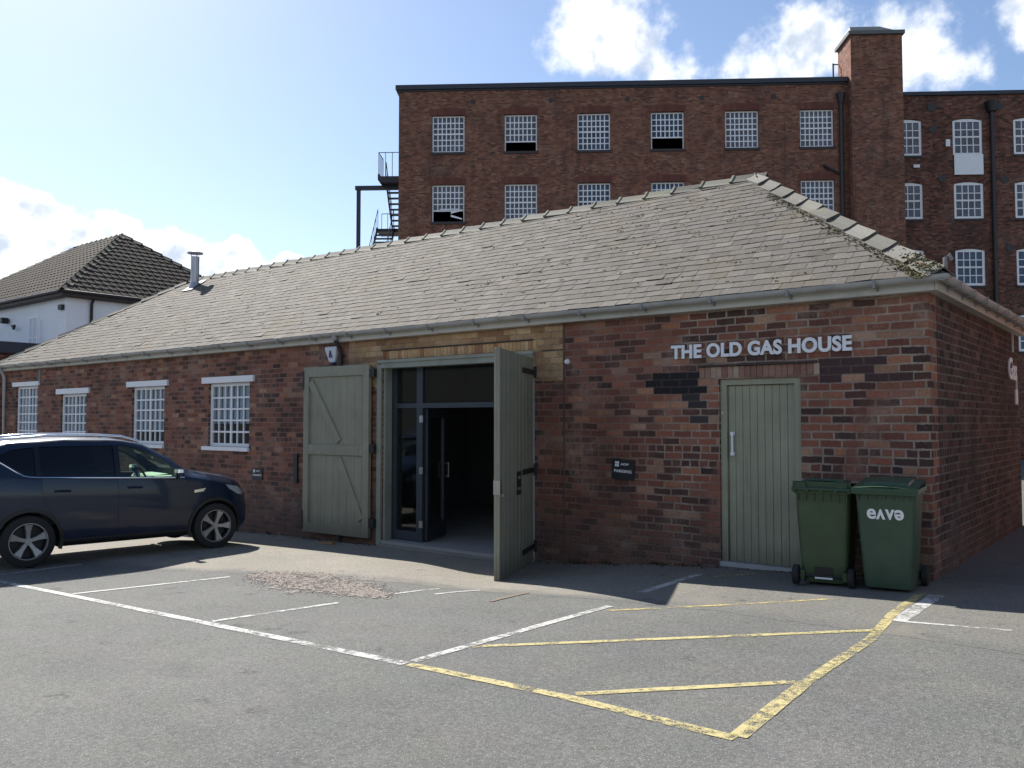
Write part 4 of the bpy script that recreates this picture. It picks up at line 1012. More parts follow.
# glass panels
def side_panel(poly, sgn, off, nx=10, nz=6, th=.008):
    """grid over polygon bbox clipped to polygon, following the body side"""
    bm = bmesh.new(); x0 = min(p[0] for p in poly); x1 = max(p[0] for p in poly); z0 = min(p[1] for p in poly); z1 = max(p[1] for p in poly)
    g = [[bm.verts.new((x0 + (x1 - x0) * i / nx, 0, z0 + (z1 - z0) * j / nz)) for j in range(nz + 1)] for i in range(nx + 1)]
    for i in range(nx):
        for j in range(nz): bm.faces.new((g[i][j], g[i + 1][j], g[i + 1][j + 1], g[i][j + 1]))
    area = sum(poly[k][0] * poly[(k + 1) % len(poly)][1] - poly[(k + 1) % len(poly)][0] * poly[k][1] for k in range(len(poly)))
    for k in range(len(poly)):
        p, q = poly[k], poly[(k + 1) % len(poly)]; d = Vector((q[0] - p[0], 0, q[1] - p[1])).normalized(); nn = Vector((d.z, 0, -d.x)) * (1 if area > 0 else -1)
        bmesh.ops.bisect_plane(bm, geom=list(bm.verts) + list(bm.edges) + list(bm.faces), plane_co=(p[0], 0, p[1]), plane_no=nn, clear_outer=True)
    for v in bm.verts: v.co.y = sgn * (Yside(v.co.x, v.co.z) + off)
    bmesh.ops.recalc_face_normals(bm, faces=bm.faces)
    r = bmesh.ops.extrude_face_region(bm, geom=list(bm.faces))
    for v in r['geom']:
        if isinstance(v, bmesh.types.BMVert): v.co.y -= sgn * th
    bmesh.ops.recalc_face_normals(bm, faces=bm.faces)
    me = bpy.data.meshes.new('panel'); bm.to_mesh(me); bm.free(); me.polygons.foreach_set('use_smooth', [True] * len(me.polygons)); me.set_sharp_from_angle(angle=R(40)); return me
for s in (-1, 1):
    for k, poly in enumerate(SIDE): mobj('side_window', side_panel(poly, s, -.012), M_tint if k < 2 else M_carglass, CAR)
    for poly in ([(-1.225, 1.63), (-1.155, 1.635), (-1.155, 1.23), (-1.225, 1.235)], [(-.155, 1.635), (-.075, 1.634), (-.075, 1.185), (-.155, 1.19)]): mobj('pillar_trim', side_panel(poly, s, .003, 2, 6, .006), M_gloss, CAR)
    # doors (follow the body, a gap all round)
    RD = [(-1.14, 1.20), (-.13, 1.15), (-.13, .36), (-.78, .36), (-1.14, .92)]
    FD = [(-.115, 1.15), (.90, 1.10), (.96, .85), (.93, .55), (.84, .36), (-.115, .36)]
    for nm, poly in (('rear_door', RD), ('front_door', FD)):
        d_ = mobj(nm, side_panel(poly, s, .006, 14, 10, .014), M_car, CAR)
        hx = -.98 if nm == 'rear_door' else .02; hz = 1.02
        m = MB(); m.tube([(hx, s * (Yside(hx, hz) + .005), hz), (hx + .03, s * (Yside(hx, hz) + .035), hz + .005), (hx + .17, s * (Yside(hx, hz) + .035), hz), (hx + .20, s * (Yside(hx, hz) + .005), hz - .005)], .016, 8); m.build('handle', M_car, d_, smooth=40)
    # chrome belt strip
    m = MB(); pts = [(-1.70, 1.47), (-1.52, 1.34), (-1.38, 1.245), (-1.30, 1.225), (-1.15, 1.213), (-.6, 1.19), (0, 1.165), (.5, 1.145), (.88, 1.128)]
    m.tube([(x, s * (Yside(x, z) + .006), z) for x, z in pts], .011, 6); m.build('chrome_strip', M_chrome, CAR, smooth=60)
    # roof rail
    m = MB(); pts = [(-1.82, 1.645), (-1.6, 1.745), (-1.0, 1.79), (-.4, 1.79), (.0, 1.765), (.26, 1.69)]
    m.tube([(x, s * (itp(TW, x) - .02), z) for x, z in pts], .021, 8); m.build('roof_rail', M_chrome, CAR, smooth=60)
    # mirror
    m = MB(); m.loft([rrect(0, 0, .04, .07, .025, .02)] + [rrect(.01, 0, .055, .085, .03, .06), rrect(.015, 0, .045, .075, .03, .125)]); T = Matrix.Translation((.74, s * 1.0, 1.14)); m.v = [tuple(T @ Vector(v)) for v in m.v]
    m.tube([(.76, s * .85, 1.13), (.76, s * .97, 1.16)], .025, 6); m.build('wing_mirror', M_car, CAR, smooth=50)
    m = MB(); m.loft([rrect(.752, s * 1.0, .058, .088, .03, 1.215), rrect(.754, s * 1.0, .054, .082, .03, 1.262)]); m.build('mirror_trim', M_chrome, CAR)
    # headlight, tail light, side vent, cladding
    m = side_panel([(1.56, .99), (1.80, .95), (1.97, .85), (1.94, .80), (1.78, .83), (1.62, .92)], s, .006, 10, 6); mobj('headlight', m, M_amber, CAR)
    m = side_panel([(-2.12, 1.20), (-1.93, 1.24), (-1.90, 1.05), (-2.15, .88)], s, .006, 6, 6); mobj('tail_light', m, M_red, CAR)
    m = MB(); pz = [(1.03, .93), (1.22, .955), (1.18, .905), (1.03, .89)]; mobj('side_vent', side_panel(pz, s, .008, 4, 3), M_chrome, CAR)
    mobj('sill_cladding', side_panel([(-.90, .345), (.98, .345), (.98, .255), (-.90, .255)], s, .012, 12, 4, .02), M_plastic, CAR)
    for wx in (RX, FXW):
        m = MB(); rings = []
        for k in range(25):
            a = R(-18 + 216 * k / 24); ca, sa = math.cos(a), math.sin(a)
            rr = []
            for (r, o_) in ((.402, .012), (.45, .012), (.45, -.02), (.402, -.02)):
                px, pz_ = wx + r * ca, .35 + r * sa; rr.append((px, s * (Yside(min(1.95, max(-2.1, px)), max(.30, pz_)) + o_), pz_))
            rings.append(rr)
        m.loft(rings); m.build('arch_cladding', M_plastic, CAR, smooth=40)
        # wheel
        yc = s * .80
        m = MB(); rings = []
        for (dy, r) in ((-.11, .25), (-.112, .30), (-.10, .34), (-.08, .353), (.08, .353), (.10, .34), (.112, .30), (.11, .25), (.06, .245), (-.06, .245)):
            rings.append([(wx + r * math.cos(a), yc + s * dy, .354 + r * math.sin(a)) for a in [2 * math.pi * k / 40 for k in range(40)]])
        rings.append(rings[0]); m.loft(rings, cap=False); wh = m.build('wheel', M_rubber, CAR, smooth=40)
        m = MB(); m.loft([[(wx + r * math.cos(a), yc + s * dy, .354 + r * math.sin(a)) for a in [2 * math.pi * k / 40 for k in range(40)]] for (dy, r) in ((.100, .262), (.108, .258), (.108, .240), (.06, .232), (-.03, .225), (-.03, .02))], cap=False)
        nrim = len(m.f); 
        for k in range(len(m.f)): m.mi[k] = 1 if k >= 40 * 3 else 0
        ph = R(90 if wx == RX else 70)
        for k in range(5):
            a = ph + 2 * math.pi * k / 5; ca, sa = math.cos(a), math.sin(a)
            def P3(r, t, dy): return (wx + r * ca - t * sa, yc + s * dy, .354 + r * sa + t * ca)
            m.loft([[P3(.03, -.030, .05), P3(.03, .030, .05), P3(.03, .022, .085), P3(.03, -.022, .085)], [P3(.13, -.036, .055), P3(.13, .036, .055), P3(.13, .026, .09), P3(.13, -.026, .09)], [P3(.225, -.062, .06), P3(.225, .062, .06), P3(.23, .05, .102), P3(.23, -.05, .102)]])
        m.tube([(wx, yc + s * .05, .354), (wx, yc + s * .098, .354)], [.055, .045], 20)
        m.build('rim', [M_alloy, M_plastic], wh, smooth=35)
# windscreen glass, interior
m = MB(); m.prism([(.36, -.59, 1.605), (1.0, -.66, 1.215), (1.0, .66, 1.215), (.36, .59, 1.605)], (.008, 0, .012)); m.build('windscreen', M_carglass, CAR)
for (sx, sy) in ((-.02, .37), (-.02, -.37), (-.95, .37), (-.95, -.37)):
    m = MB(); m.loft([rrect(sx + .1, sy, .24, .24, .06, .53), rrect(sx + .1, sy, .25, .25, .06, .72)])
    m.loft([rrect(sx - .16, sy, .08, .22, .05, .70), rrect(sx - .26, sy, .07, .23, .05, 1.1), rrect(sx - .33, sy, .05, .17, .04, 1.32)])
    m.loft([rrect(sx - .35, sy, .045, .12, .04, 1.36), rrect(sx - .37, sy, .04, .12, .035, 1.52)])
    m.build('seat', M_carseat, CAR, smooth=40)
m = MB(); m.prism([(.52, -.76, .55), (.52, -.76, 1.03), (.66, -.76, 1.11), (.90, -.72, 1.12), (.95, -.76, .55)], (0, 1.56, 0)); m.build('dashboard', M_carint, CAR)
m = MB(); cx_, cz_ = .42, 1.10; rings = []
for k in range(24):
    a = 2 * math.pi * k / 24; c = Vector((cx_ - .06 * math.sin(a) * 1.2, -.37 + .19 * math.cos(a), cz_ + .17 * math.sin(a)))
    rings.append(c)
m.tube(rings + [rings[0], rings[1]], .016, 6); m.tube([(cx_, -.55, cz_), (cx_, -.19, cz_)], .02, 6); m.tube([(cx_, -.37, cz_), (.58, -.37, 1.0)], .03, 6); m.build('steering_wheel', M_carint, CAR, smooth=50)
m = MB(); m.box((.52, -.70, 1.112), (.86, -.46, 1.15)); m.prism([(.54, -.40, 1.112), (.85, -.40, 1.125), (.80, -.40, 1.17), (.58, -.40, 1.15)], (0, .9, 0)); m.build('papers', M_paper, CAR)
m = MB(); m.box((2.06, -.25, .46), (2.125, .25, .57)); m.build('number_plate', M_letter, CAR)
m = MB(); m.loft([[(2.0, y, z) for (y, z) in ((-.6, .66), (.6, .66), (.55, .82), (-.55, .82))], [(2.105, y, z) for (y, z) in ((-.42, .66), (.42, .66), (.40, .80), (-.40, .80))]]); m.build('grille', M_plastic, CAR)

# ------------------------------------------------------------------ mill
MA = math.atan2(.5824, .8129); MO = (-23.378, 22.574, 0)
MILL = empty('brick_mill', 'tall five-storey dark brick mill with rows of many-paned white windows behind the slate roof', 'building', MO, MA)
# local: x = u along front, y = into building, z up
mw = lambda u, v, w: (u, w, v)
cols = [-3.93 + 3.555 * k for k in range(6)]; rows = [16.60, 13.17, 9.74, 6.31]; WW, WH = 1.60, 1.84
us = sorted({-5.57, 16.12, *cols, *[c + WW for c in cols]}); vs = sorted({-1.5, 17.85, *rows, *[r - WH for r in rows]})
mb = MB(); wall_grid(mb, us, vs, lambda u, v: any(c < u < c + WW for c in cols) and any(r - WH < v < r for r in rows), mw, .45)
mb.box((-5.57, .45, -1.5), (-5.1, 12, 17.85)); mb.box((15.7, .45, -1.5), (16.12, 12, 17.85)); mb.box((-5.1, 11.55, -1.5), (15.7, 12, 17.85)); mb.build('wall', M_millbrick, MILL)
mb = MB(); mb.box((-5.72, -.15, 17.88), (16.10, 12.2, 18.10)); mb.box((-5.65, -.06, 17.80), (16.05, 0, 17.878)); mb.build('coping', M_coping, MILL)
# upper mill floors so that the rooms behind are closed
mb = MB()
for r in rows: mb.box((-5.08, .46, r - WH - .75), (15.68, 11.5, r - WH - .55))
mb.build('floor', M_roomdark, MILL)
def mill_window(open_frac):
    fr = bars(.01, WW - .01, .03 + WH * open_frac, WH - .01, 7, 6 if open_frac == 0 else 4, .06, .048, .13, .20)
    fr.box((.01, .13, .005), (.06, .2, .03 + WH * open_frac)); fr.box((WW - .06, .13, .005), (WW - .01, .2, .03 + WH * open_frac)); fr.box((.06, .12, .0), (WW - .06, .21, .04))
    if open_frac == 0: fr.box((.06, .12, WH * .49), (WW - .06, .14, WH * .53))
    return fr
wins = {}
def put_window(parent, kind, mk, panebox, loc):
    if kind in wins: return inst_tree(wins[kind], parent, loc)
    o = mk().build('window', M_white, parent); o.location = loc
    mb = MB(); mb.box(*panebox); mb.build('pane', M_millglass, o); wins[kind] = o; return o
openw = {(1, 0): .25, (3, 0): .30, (0, 1): .28}
arch = None; sill = None
for j, r in enumerate(rows):
    for i, c in enumerate(cols):
        of = openw.get((i, j), 0)
        put_window(MILL, ('m', of), lambda: mill_window(of), ((.03, .165, .03 + WH * of), (WW - .03, .172, WH - .02)), (c, 0, r - WH))
        if arch is None:
            mb = MB(); n = 20
            for k in range(n):
                t0, t1 = k / n, (k + 1) / n; xa = -.14 + (WW + .28) * t0; xb = -.14 + (WW + .28) * t1 - .012
                za, zb = .05 * math.sin(math.pi * t0), .05 * math.sin(math.pi * t1)
                mb.prism([(xa, -.012, .0), (xb, -.012, .0), (xb, -.012, .30 + zb), (xa, -.012, .30 + za)], (0, .03, 0))
            arch = mb.build('brick_arch', M_redarch, MILL); arch.location = (c, 0, r)
            mb = MB(); mb.box((-.06, -.06, -.12), (WW + .06, .12, -.001)); sill = mb.build('window_sill', M_sill, MILL); sill.location = (c, 0, r - WH)
        else: inst(arch, MILL, (c, 0, r)); inst(sill, MILL, (c, 0, r - WH))
# iron downpipe beside tower, tie plates
mb = MB(); mb.tube([(15.75, -.12, 16.9), (15.75, -.12, -1)], .10, 10); mb.tube([(15.75, -.12, 17.3), (15.75, -.12, 16.8)], [.22, .12], 10); mb.tube([(14.9, -.06, 13.85), (15.7, -.1, 13.4)], .06, 8); mb.build('downpipe', M_pipe, MILL, smooth=40)
mb = MB(); mb.tube([(0, -.02, 0), (0, -.001, 0)], .12, 12); tp_ = mb.build('tie_plate', M_pipe, MILL); tp_.location = (-1.9, 0, 17.25)
for u in (1.9, 5.6, 9.2, 12.6): inst(tp_, MILL, (u, 0, 17.25))
mb = MB(); mb.box((-3.55, .10, 11.95), (-2.6, .118, 12.0)); mb.prism([(-3.0, .09, 11.6), (-2.45, .09, 11.45), (-2.45, .09, 11.52), (-3.0, .09, 11.7)], (0, .01, 0)); mb.prism([(-3.0, .092, 11.75), (-2.45, .092, 11.9), (-2.45, .092, 11.97), (-3.0, .092, 11.85)], (0, .01, 0)); mb.build('sash_rope', M_white, MILL)
# tower
mb = MB(); mb.box((16.12, -.5, -1.5), (18.52, 1.3, 19.95)); tw = mb.build('stair_tower', M_millbrick, MILL)
mb = MB(); mb.box((16.0, -.62, 19.95), (18.62, 1.42, 20.12)); mb.build('tower_coping', M_leadroof, tw)
mb = MB(); mb.loft([[(16.15, -.45, 20.12), (18.45, -.45, 20.12), (18.45, 1.25, 20.12), (16.15, 1.25, 20.12)], [(16.3, .1, 20.62), (17.7, .1, 20.62), (17.7, .8, 20.62), (16.3, .8, 20.62)]]); mb.build('tower_roof', M_leadroof, tw)
mb = MB(); mb.tube([(15.85, 1.2, 18.1), (15.85, 1.2, 19.3)], .04, 6); mb.tube([(15.85, 1.2, 19.25), (16.1, 1.2, 19.25)], .03, 6); mb.build('vent_pipe', M_pipe, tw)

# annex right of tower: a building of its own
ANX = empty('brick_annex', 'dark brick mill wing right of the tower with arched white sash windows', 'building', MO, MA)
AY = 2.0
cols2 = [18.97 + 2.955 * k for k in range(6)]; rows2 = [16.72, 13.52, 10.17, 6.9]; W2_, H2_ = 1.45, 1.85
us = sorted({18.53, 37.0, *cols2, *[c + W2_ for c in cols2]}); vs = sorted({-1.5, 17.9, *rows2, *[r - H2_ for r in rows2]})
mb = MB(); wall_grid(mb, us, vs, lambda u, v: any(c < u < c + W2_ for c in cols2) and any(r - H2_ < v < r for r in rows2), lambda u, v, w: (u, AY + w, v), .4)
mb.box((18.53, AY + .4, -1.5), (18.9, 12, 17.9)); mb.box((36.6, AY + .4, -1.5), (37, 12, 17.9)); mb.box((18.9, 11.6, -1.5), (36.6, 12, 17.9)); mb.build('wall', M_annexbrick, ANX)
mb = MB(); mb.box((18.54, AY - .12, 17.9), (37.1, 12.1, 18.08)); mb.build('coping', M_coping, ANX)
mb = MB()
for r in rows2: mb.box((18.92, AY + .41, r - H2_ - .8), (36.5, 11.5, r - H2_ - .6))
mb.build('floor', M_roomdark, ANX)
def annex_window():
    m = bars(.0, W2_, .0, H2_ - .03, 4, 4, .13, .045, .06, .13)
    m.box((.13, .05, H2_ * .49), (W2_ - .13, .085, H2_ * .525))
    n = 10   # white head following the shallow arch
    for k in range(n):
        t0, t1 = k / n, (k + 1) / n
        z0, z1 = H2_ - .10 + .10 * math.sin(math.pi * t0), H2_ - .10 + .10 * math.sin(math.pi * t1)
        m.prism([(W2_ * t0, .055, H2_ - .16), (W2_ * t1, .055, H2_ - .16), (W2_ * t1, .055, min(z1, H2_ - .002)), (W2_ * t0, .055, min(z0, H2_ - .002))], (0, .003, 0))
    return m
for j, r in enumerate(rows2):
    for i, c in enumerate(cols2):
        o = put_window(ANX, 'a', annex_window, ((.1, .095, .1), (W2_ - .1, .102, H2_ - .1)), (c, AY, r - H2_))
        mb = None
mb = MB(); n = 8     # brick spandrels that give each opening its arched head
f = lambda t: -.10 + .10 * math.sin(math.pi * t)
top_ = [(W2_ * k / n, AY + .02, min(f(k / n), -.0006)) for k in range(n + 1)]
for k in range(n): mb.quad([top_[k], top_[k + 1], (top_[k + 1][0], AY + .02, -.0003), (top_[k][0], AY + .02, -.0003)]); mb.quad([top_[k], (top_[k][0], AY + .05, top_[k][2]), (top_[k + 1][0], AY + .05, top_[k + 1][2]), top_[k + 1]])
ah = mb.build('arch_head', M_annexbrick, ANX, fix=False); ah.location = (cols2[0], 0, rows2[0])
for j, r in enumerate(rows2):
    for i, c in enumerate(cols2):
        if (i, j) != (0, 0): inst(ah, ANX, (c, 0, r))
mb = MB(); mb.box((cols2[0], AY - .05, 0), (cols2[0] + W2_, AY + .04, -.11)); s_ = mb.build('window_sill', M_sill, ANX); s_.location = (0, 0, rows2[0] - H2_ - .001)
for j, r in enumerate(rows2):
    for i, c in enumerate(cols2):
        if (i, j) != (0, 0): inst(s_, ANX, (c - cols2[0], 0, r - H2_ - .001))
mb = MB(); mb.box((cols2[1] + .02, AY - .07, rows2[0] - H2_ - 1.0), (cols2[1] + W2_ - .02, AY - .052, rows2[0] - H2_ + .02)); mb.build('white_panel', M_white, ANX)
mb = MB(); mb.tube([(23.78, AY - .14, 17.2), (23.78, AY - .14, -1)], .10, 10); mb.tube([(23.78, AY - .15, 17.5), (23.78, AY - .15, 17.0)], [.32, .2], 10); mb.build('downpipe', M_pipe, ANX, smooth=40)
mb = MB(); mb.tube([(0, AY - .04, 0), (0, AY - .001, 0)], .19, 12); tp_ = mb.build('tie_plate', M_pipe, ANX); tp_.location = (20.9, 0, 17.3)
for (u, z) in ((20.95, 16.2), (21.35, 13.7), (24.4, 13.6), (24.55, 10.2), (24.2, 17.3)): inst(tp_, ANX, (u, 0, z))
mb = MB(); mb.box((21.55, AY - .1, 15.3), (21.75, AY, 15.65)); mb.box((19.95, AY - .1, 14.25), (20.25, AY, 14.4)); mb.build('vent_box', M_white, ANX)

# ------------------------------------------------------------------ fire escape
FE = empty('fire_escape', 'dark steel fire escape with open stairs and landings at the left end of the mill', 'staircase', MO, MA)
mb = MB(); mb.box((-8.32, 2.9, -1.2), (-8.14, 3.1, 13.78)); mb.build('post', M_steelblue, FE)
mb = MB(); mb.box((-8.4, 2.88, 13.78), (-5.6, 3.12, 13.98)); mb.build('beam', M_steelblue, FE)
mb = MB(); mb.box((-7.08, 2.3, 14.12), (-5.58, 3.5, 14.30)); mb.box((-7.08, 2.3, 14.3), (-7.0, 3.5, 14.42)); mb.box((-7.0, 2.32, 14.0), (-5.58, 3.3, 14.12)); mb.build('landing', M_steelblue, FE)
mb = MB(); mb.box((-7.7, 5.2, 12.02), (-5.58, 6.3, 12.22)); mb.build('landing', M_steelblue, FE)
def flight(x0, x1, ya, za, yb, zb, n):
    m = MB()
    for k in range(n):
        t = (k + .5) / n; y, z = ya + (yb - ya) * t, za + (zb - za) * t; m.box((x0, y - .13, z - .02), (x1, y + .13, z + .03))
    for x in (x0, x1):
        m.prism([(x - .03, ya, za - .14), (x - .03, ya, za + .14), (x - .03, yb, zb + .14), (x - .03, yb, zb - .14)], (.06, 0, 0))
    m.build('stair_flight', M_steelblue, FE)
flight(-6.85, -5.75, 3.5, 14.2, 5.2, 12.2, 8); flight(-7.7, -6.75, 5.2, 12.15, 2.6, 9.2, 12); flight(-6.65, -5.7, 2.6, 9.1, 5.2, 6.4, 11)
mb = MB(); mb.box((-7.8, 1.6, 9.0), (-5.58, 2.6, 9.2)); mb.build('landing', M_steelblue, FE)
def rail(pts, h, n, r=.022):
    m = MB(); pts = [Vector(p) for p in pts]; up = Vector((0, 0, h))
    for a, b_ in zip(pts, pts[1:]):
        m.tube([a + up, b_ + up], r, 5)
        for k in range(n + 1): m.tube([a.lerp(b_, k / n), a.lerp(b_, k / n) + up], r * .8, 5)
    m.build('railing', M_steelblue, FE)
rail([(-7.04, 3.5, 14.3), (-7.04, 2.34, 14.3), (-5.62, 2.34, 14.3)], 1.25, 4)
rail([(-7.66, 6.25, 12.2), (-5.62, 6.25, 12.2)], 1.1, 6); rail([(-7.66, 5.2, 12.2), (-7.66, 2.7, 9.3)], 1.1, 5); rail([(-6.78, 5.2, 12.2), (-6.78, 2.7, 9.3)], 1.1, 5); rail([(-6.88, 3.5, 14.3), (-6.88, 5.1, 12.35)], 1.1, 5)

# ------------------------------------------------------------------ white house
WHs = empty('white_house', 'white rendered house with steep brown tiled hip roof beyond the left end of the workshop', 'house', (-28.86, 3.97, 0))
HD, HL = 8.6, 16.0; HE = 6.0
mb = MB(); mb.box((-HL + .3, .3, -1.5), (-.3, HD - .3, HE + .12)); mb.build('wall', M_whitewall, WHs)
M_tile = island('roof_tile', [(0, (.038, .033, .028)), (.5, (.05, .043, .037)), (1, (.065, .056, .048))], .9, .5, ((.06, .055, .036), .3), spec=.1)
ez = 6.28; pz = ez + 3.25
c0_, c1_, c2_, c3_ = Vector((0, 0, ez)), Vector((0, HD, ez)), Vector((-HL, HD, ez)), Vector((-HL, 0, ez)); ra, rb_ = Vector((-4.3, 4.3, pz)), Vector((-8.3, 4.3, pz))
def tile_face(e0, e1, tops):
    u = (e1 - e0).normalized(); tv = tops[0] - e0; v = tv - u * tv.dot(u); hgt = v.length; v.normalize(); n = u.cross(v); m = MB()
    def ext(h):   # horizontal extent of polygon at height h
        xs_ = []
        poly = [e0, e1] + tops
        for a, b_ in zip(poly, poly[1:] + poly[:1]):
            ha, hb = (a - e0).dot(v), (b_ - e0).dot(v); xa, xb = (a - e0).dot(u), (b_ - e0).dot(u)
            if abs(ha - hb) < 1e-6: continue
            t = (h - ha) / (hb - ha)
            if -1e-6 <= t <= 1 + 1e-6: xs_.append(xa + (xb - xa) * t)
        return (min(xs_), max(xs_)) if xs_ else (0, 0)
    k = 0; ex = .33; h = 0
    while h < hgt - .05:
        h2 = min(h + ex, hgt - .001); x0, x1 = ext(h + .001); x2, x3 = ext(h2)
        tw_ = .30; nt_ = max(1, int((x1 - x0) / tw_))
        for i in range(nt_):
            a, b_ = x0 + (x1 - x0) * i / nt_, x0 + (x1 - x0) * (i + 1) / nt_; mid = (a + b_) / 2
            if mid < x2 - .2 or mid > x3 + .2: 
                pass
            A, B = max(a, x0), min(b_, x1); A2, B2 = min(max(a, x2), x3), max(min(b_, x3), x2)
            q = lambda s, t, w: e0 + u * s + v * t + n * w
            up = .036
            # rolled pantile: raised left third
            mm = A + (B - A) * .4; mm2 = A2 + (B2 - A2) * .4
            rl = .018
            m.quad([q(A, h, up + rl), q(mm, h, up), q(mm2, h2, .012), q(A2, h2, .012 + rl)]); m.quad([q(mm, h, up), q(B, h, up), q(B2, h2, .012), q(mm2, h2, .012)])
            m.quad([q(A, h, -.01), q(mm, h, -.01), q(mm, h, up), q(A, h, up + rl)]); m.quad([q(mm, h, -.01), q(B, h, -.01), q(B, h, up), q(mm, h, up)])
        h += ex
    return m
mb = MB()
for (e0, e1, tp) in ((c3_, c0_, [ra, rb_]), (c0_, c1_, [ra]), (c1_, c2_, [rb_, ra]), (c2_, c3_, [rb_])):
    t_ = tile_face(e0, e1, tp); i = len(mb.v); mb.v += t_.v; mb.f += [tuple(k + i for k in f) for f in t_.f]; mb.mi += t_.mi
rf = mb.build('roof', M_tile, WHs, fix=False)
mb = MB(); dz = Vector((0, 0, -.015)); mb.v = [tuple(p + dz) for p in (c3_, c0_, c1_, c2_, rb_, ra)]; mb.f = [(0, 1, 5, 4), (1, 2, 5), (2, 3, 4, 5), (3, 0, 4), (3, 2, 1, 0)]; mb.mi = [0] * 5; mb.build('roof_deck', M_sill, rf)
M_hipg = island('hip_cap', [(0, (.045, .05, .037)), (1, (.07, .075, .055))], .85, .5)
mb = MB(); NF = Vector((0, -.6, .8)); NR = Vector((.6, 0, .8)); NB = Vector((0, .6, .8)); NL = Vector((-.6, 0, .8))
for p, q, n1, n2 in ((c0_, ra, NF, NR), (c1_, ra, NR, NB), (ra, rb_, NB, NF), (c3_, rb_, NF, NL), (c2_, rb_, NL, NB)): cap_tiles(mb, p, q, n1, n2, w=.20, step=.45, rise=.05, seed=9, roll=False)
mb.build('hip_tiles', M_hipg, rf)
M_browntrim = simple('brown_soffit', (.045, .03, .024), .6, var=.15)
mb = MB(); mb.box((-HL, -.01, ez - .22), (.02, .02, ez - .01)); mb.box((-.01, .02, ez - .22), (.02, HD, ez - .01)); mb.box((-HL + .1, .02, ez - .235), (-.02, .31, ez - .215)); mb.box((-.31, .31, ez - .235), (-.02, HD - .1, ez - .215)); mb.build('fascia', M_browntrim, WHs)
mb = MB(); mb.tube([(-.05, -.06, ez - .06), (-HL, -.06, ez - .06)], .06, 8); mb.tube([(.07, 0, ez - .06), (.07, HD, ez - .06)], .06, 8); mb.build('gutter', M_pipe, WHs, smooth=40)
mb = MB(); mb.tube([(-.10, 1.15, ez - .25), (-.22, 1.15, ez - .4), (-.24, 1.15, 3.0)], .055, 8); mb.build('downpipe', M_pipe, WHs, smooth=40)
mb = MB(); mb.box((-.72, .18, 5.62), (-.45, .30, 5.80)); mb.build('floodlight', M_black, WHs)
w0 = bars(-3.35, -2.55, 3.95, 5.55, 2, 2, .07, .04, .26, .31).build('window', M_white, WHs)
mb = MB(); mb.box((-3.3, .285, 4.0), (-2.6, .292, 5.5)); mb.build('pane', M_blind, w0)
mb = MB(); mb.tube([(-2.28, .22, 3.9), (-2.28, .22, 5.4)], .035, 8); mb.build('waste_pipe', M_white, WHs)
mb = MB(); mb.tube([(-4.9, .28, 5.35), (-4.2, .1, 5.15)], .03, 6); mb.tube([(-5.2, .25, 5.55), (-5.2, .0, 5.55)], .12, 10); mb.tube([(-4.25, .1, 5.15), (-4.15, .1, 5.3)], .05, 6); mb.build('wall_lamp', M_black, WHs)
# dark lean-to roof in front of the house
LT = empty('lean_to', 'low dark flat-roofed lean-to against the white house wall at the left edge', 'shed', (-30.8, 2.4, 0))
mb = MB(); mb.box((-9, -1.2, 4.05), (.2, 1.85, 4.45)); mb.build('flat_roof', M_coping, LT)
mb = MB(); mb.box((-9, -1.0, -1.5), (0, 1.84, 4.05)); mb.build('wall', M_annexbrick, LT)

# ------------------------------------------------------------------ unseen block added across the alley to keep sky light off the side wall
OB = empty('added_shade_block', 'plain unseen brick block added across the alley to shade the side wall', 'building', (3.4, 1.5, 0))
mb = MB(); mb.box((0, 0, -.5), (7, 14, 6.2)); mb.build('wall', M_annexbrick, OB)
mb = MB(); mb.prism([(-.25, -.25, 6.2), (7.25, -.25, 6.2), (3.5, -.25, 8.3)], (0, 14.5, 0)); mb.build('roof', M_tile, OB)
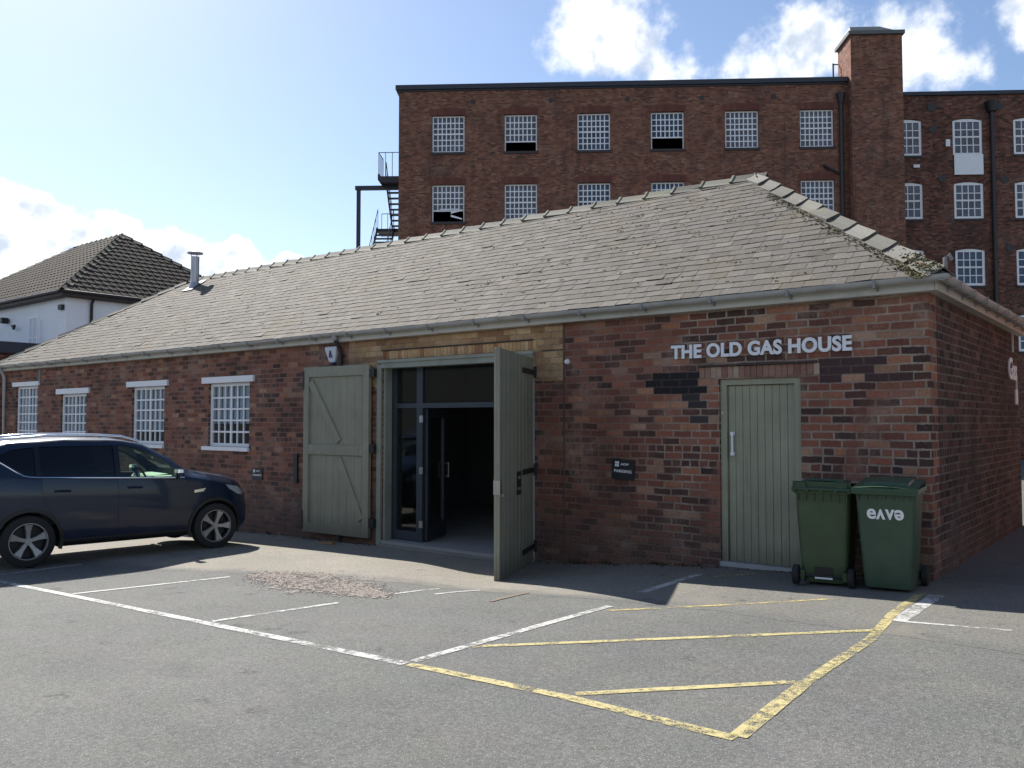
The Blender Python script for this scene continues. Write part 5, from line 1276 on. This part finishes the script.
# unseen range added behind the camera to darken reflections in windows and car
YB = empty('added_reflection_range', 'long plain unseen range added behind the viewer for the reflections', 'building', (-175, -48, 0))
mb = MB(); mb.box((0, 0, -2), (210, 10, 6.5)); mb.build('wall', simple('grey_render', (.11, .105, .10), .9), YB)
mb = MB(); mb.prism([(-.3, -.3, 6.5), (-.3, 10.3, 6.5), (-.3, 5, 9)], (210.6, 0, 0)); mb.build('roof', M_tile, YB)
# grit, leaf scraps and small weeds gathered along the foot of the wall
mb = MB(); rnd = random.Random(21)
for k in range(1500):
    x = rnd.uniform(-13.5, -.05)
    if -8.2 < x < -5.1: continue
    y = -.008 - abs(rnd.gauss(0, .09)); r = rnd.uniform(.004, .016); z = gsurf(x, y) + .004
    if -2.35 < x < -1.33 and y > -.05: continue
    p = [Vector((x + r * rnd.uniform(.4, 1.2) * math.cos(a), y + r * rnd.uniform(.4, 1.2) * math.sin(a), z)) for a in (0, 1.6, 3.1, 4.7)]
    mb.loft([p, [q + Vector((0, 0, r * rnd.uniform(.2, .8))) for q in p]])
tag(mb.build('wall_foot_grit', island('litter', [(0, (.03, .025, .02)), (.4, (.09, .07, .05)), (.7, (.14, .10, .06)), (1, (.22, .19, .15))], .95, .3), fix=False), kind='stuff')
mb = MB()
for k in range(26):
    x0 = rnd.choice([-3.1, -3.9, -4.4, -2.7, -.6, -9.9, -11.2, -12.6]) + rnd.gauss(0, .10); y0_ = -.01 - abs(rnd.gauss(0, .03)); z0_ = gsurf(x0, y0_)
    for q in range(rnd.randint(6, 12)):
        a = rnd.uniform(0, 6.28); l_ = rnd.uniform(.03, .09); w_ = rnd.uniform(.004, .009); d_ = Vector((math.cos(a), -abs(math.sin(a)), rnd.uniform(.5, 1.6))).normalized() * l_; sd_ = Vector((-math.sin(a), math.cos(a), 0)) * w_
        b0 = Vector((x0, y0_, z0_)); mb.quad([b0 - sd_ * .4, b0 + sd_ * .4, b0 + d_ * .6 + sd_, b0 + d_, b0 + d_ * .6 - sd_])
tag(mb.build('weeds', island('weed_leaf', [(0, (.03, .05, .015)), (.6, (.06, .09, .03)), (1, (.11, .11, .05))], .8, .3), fix=False), kind='stuff')
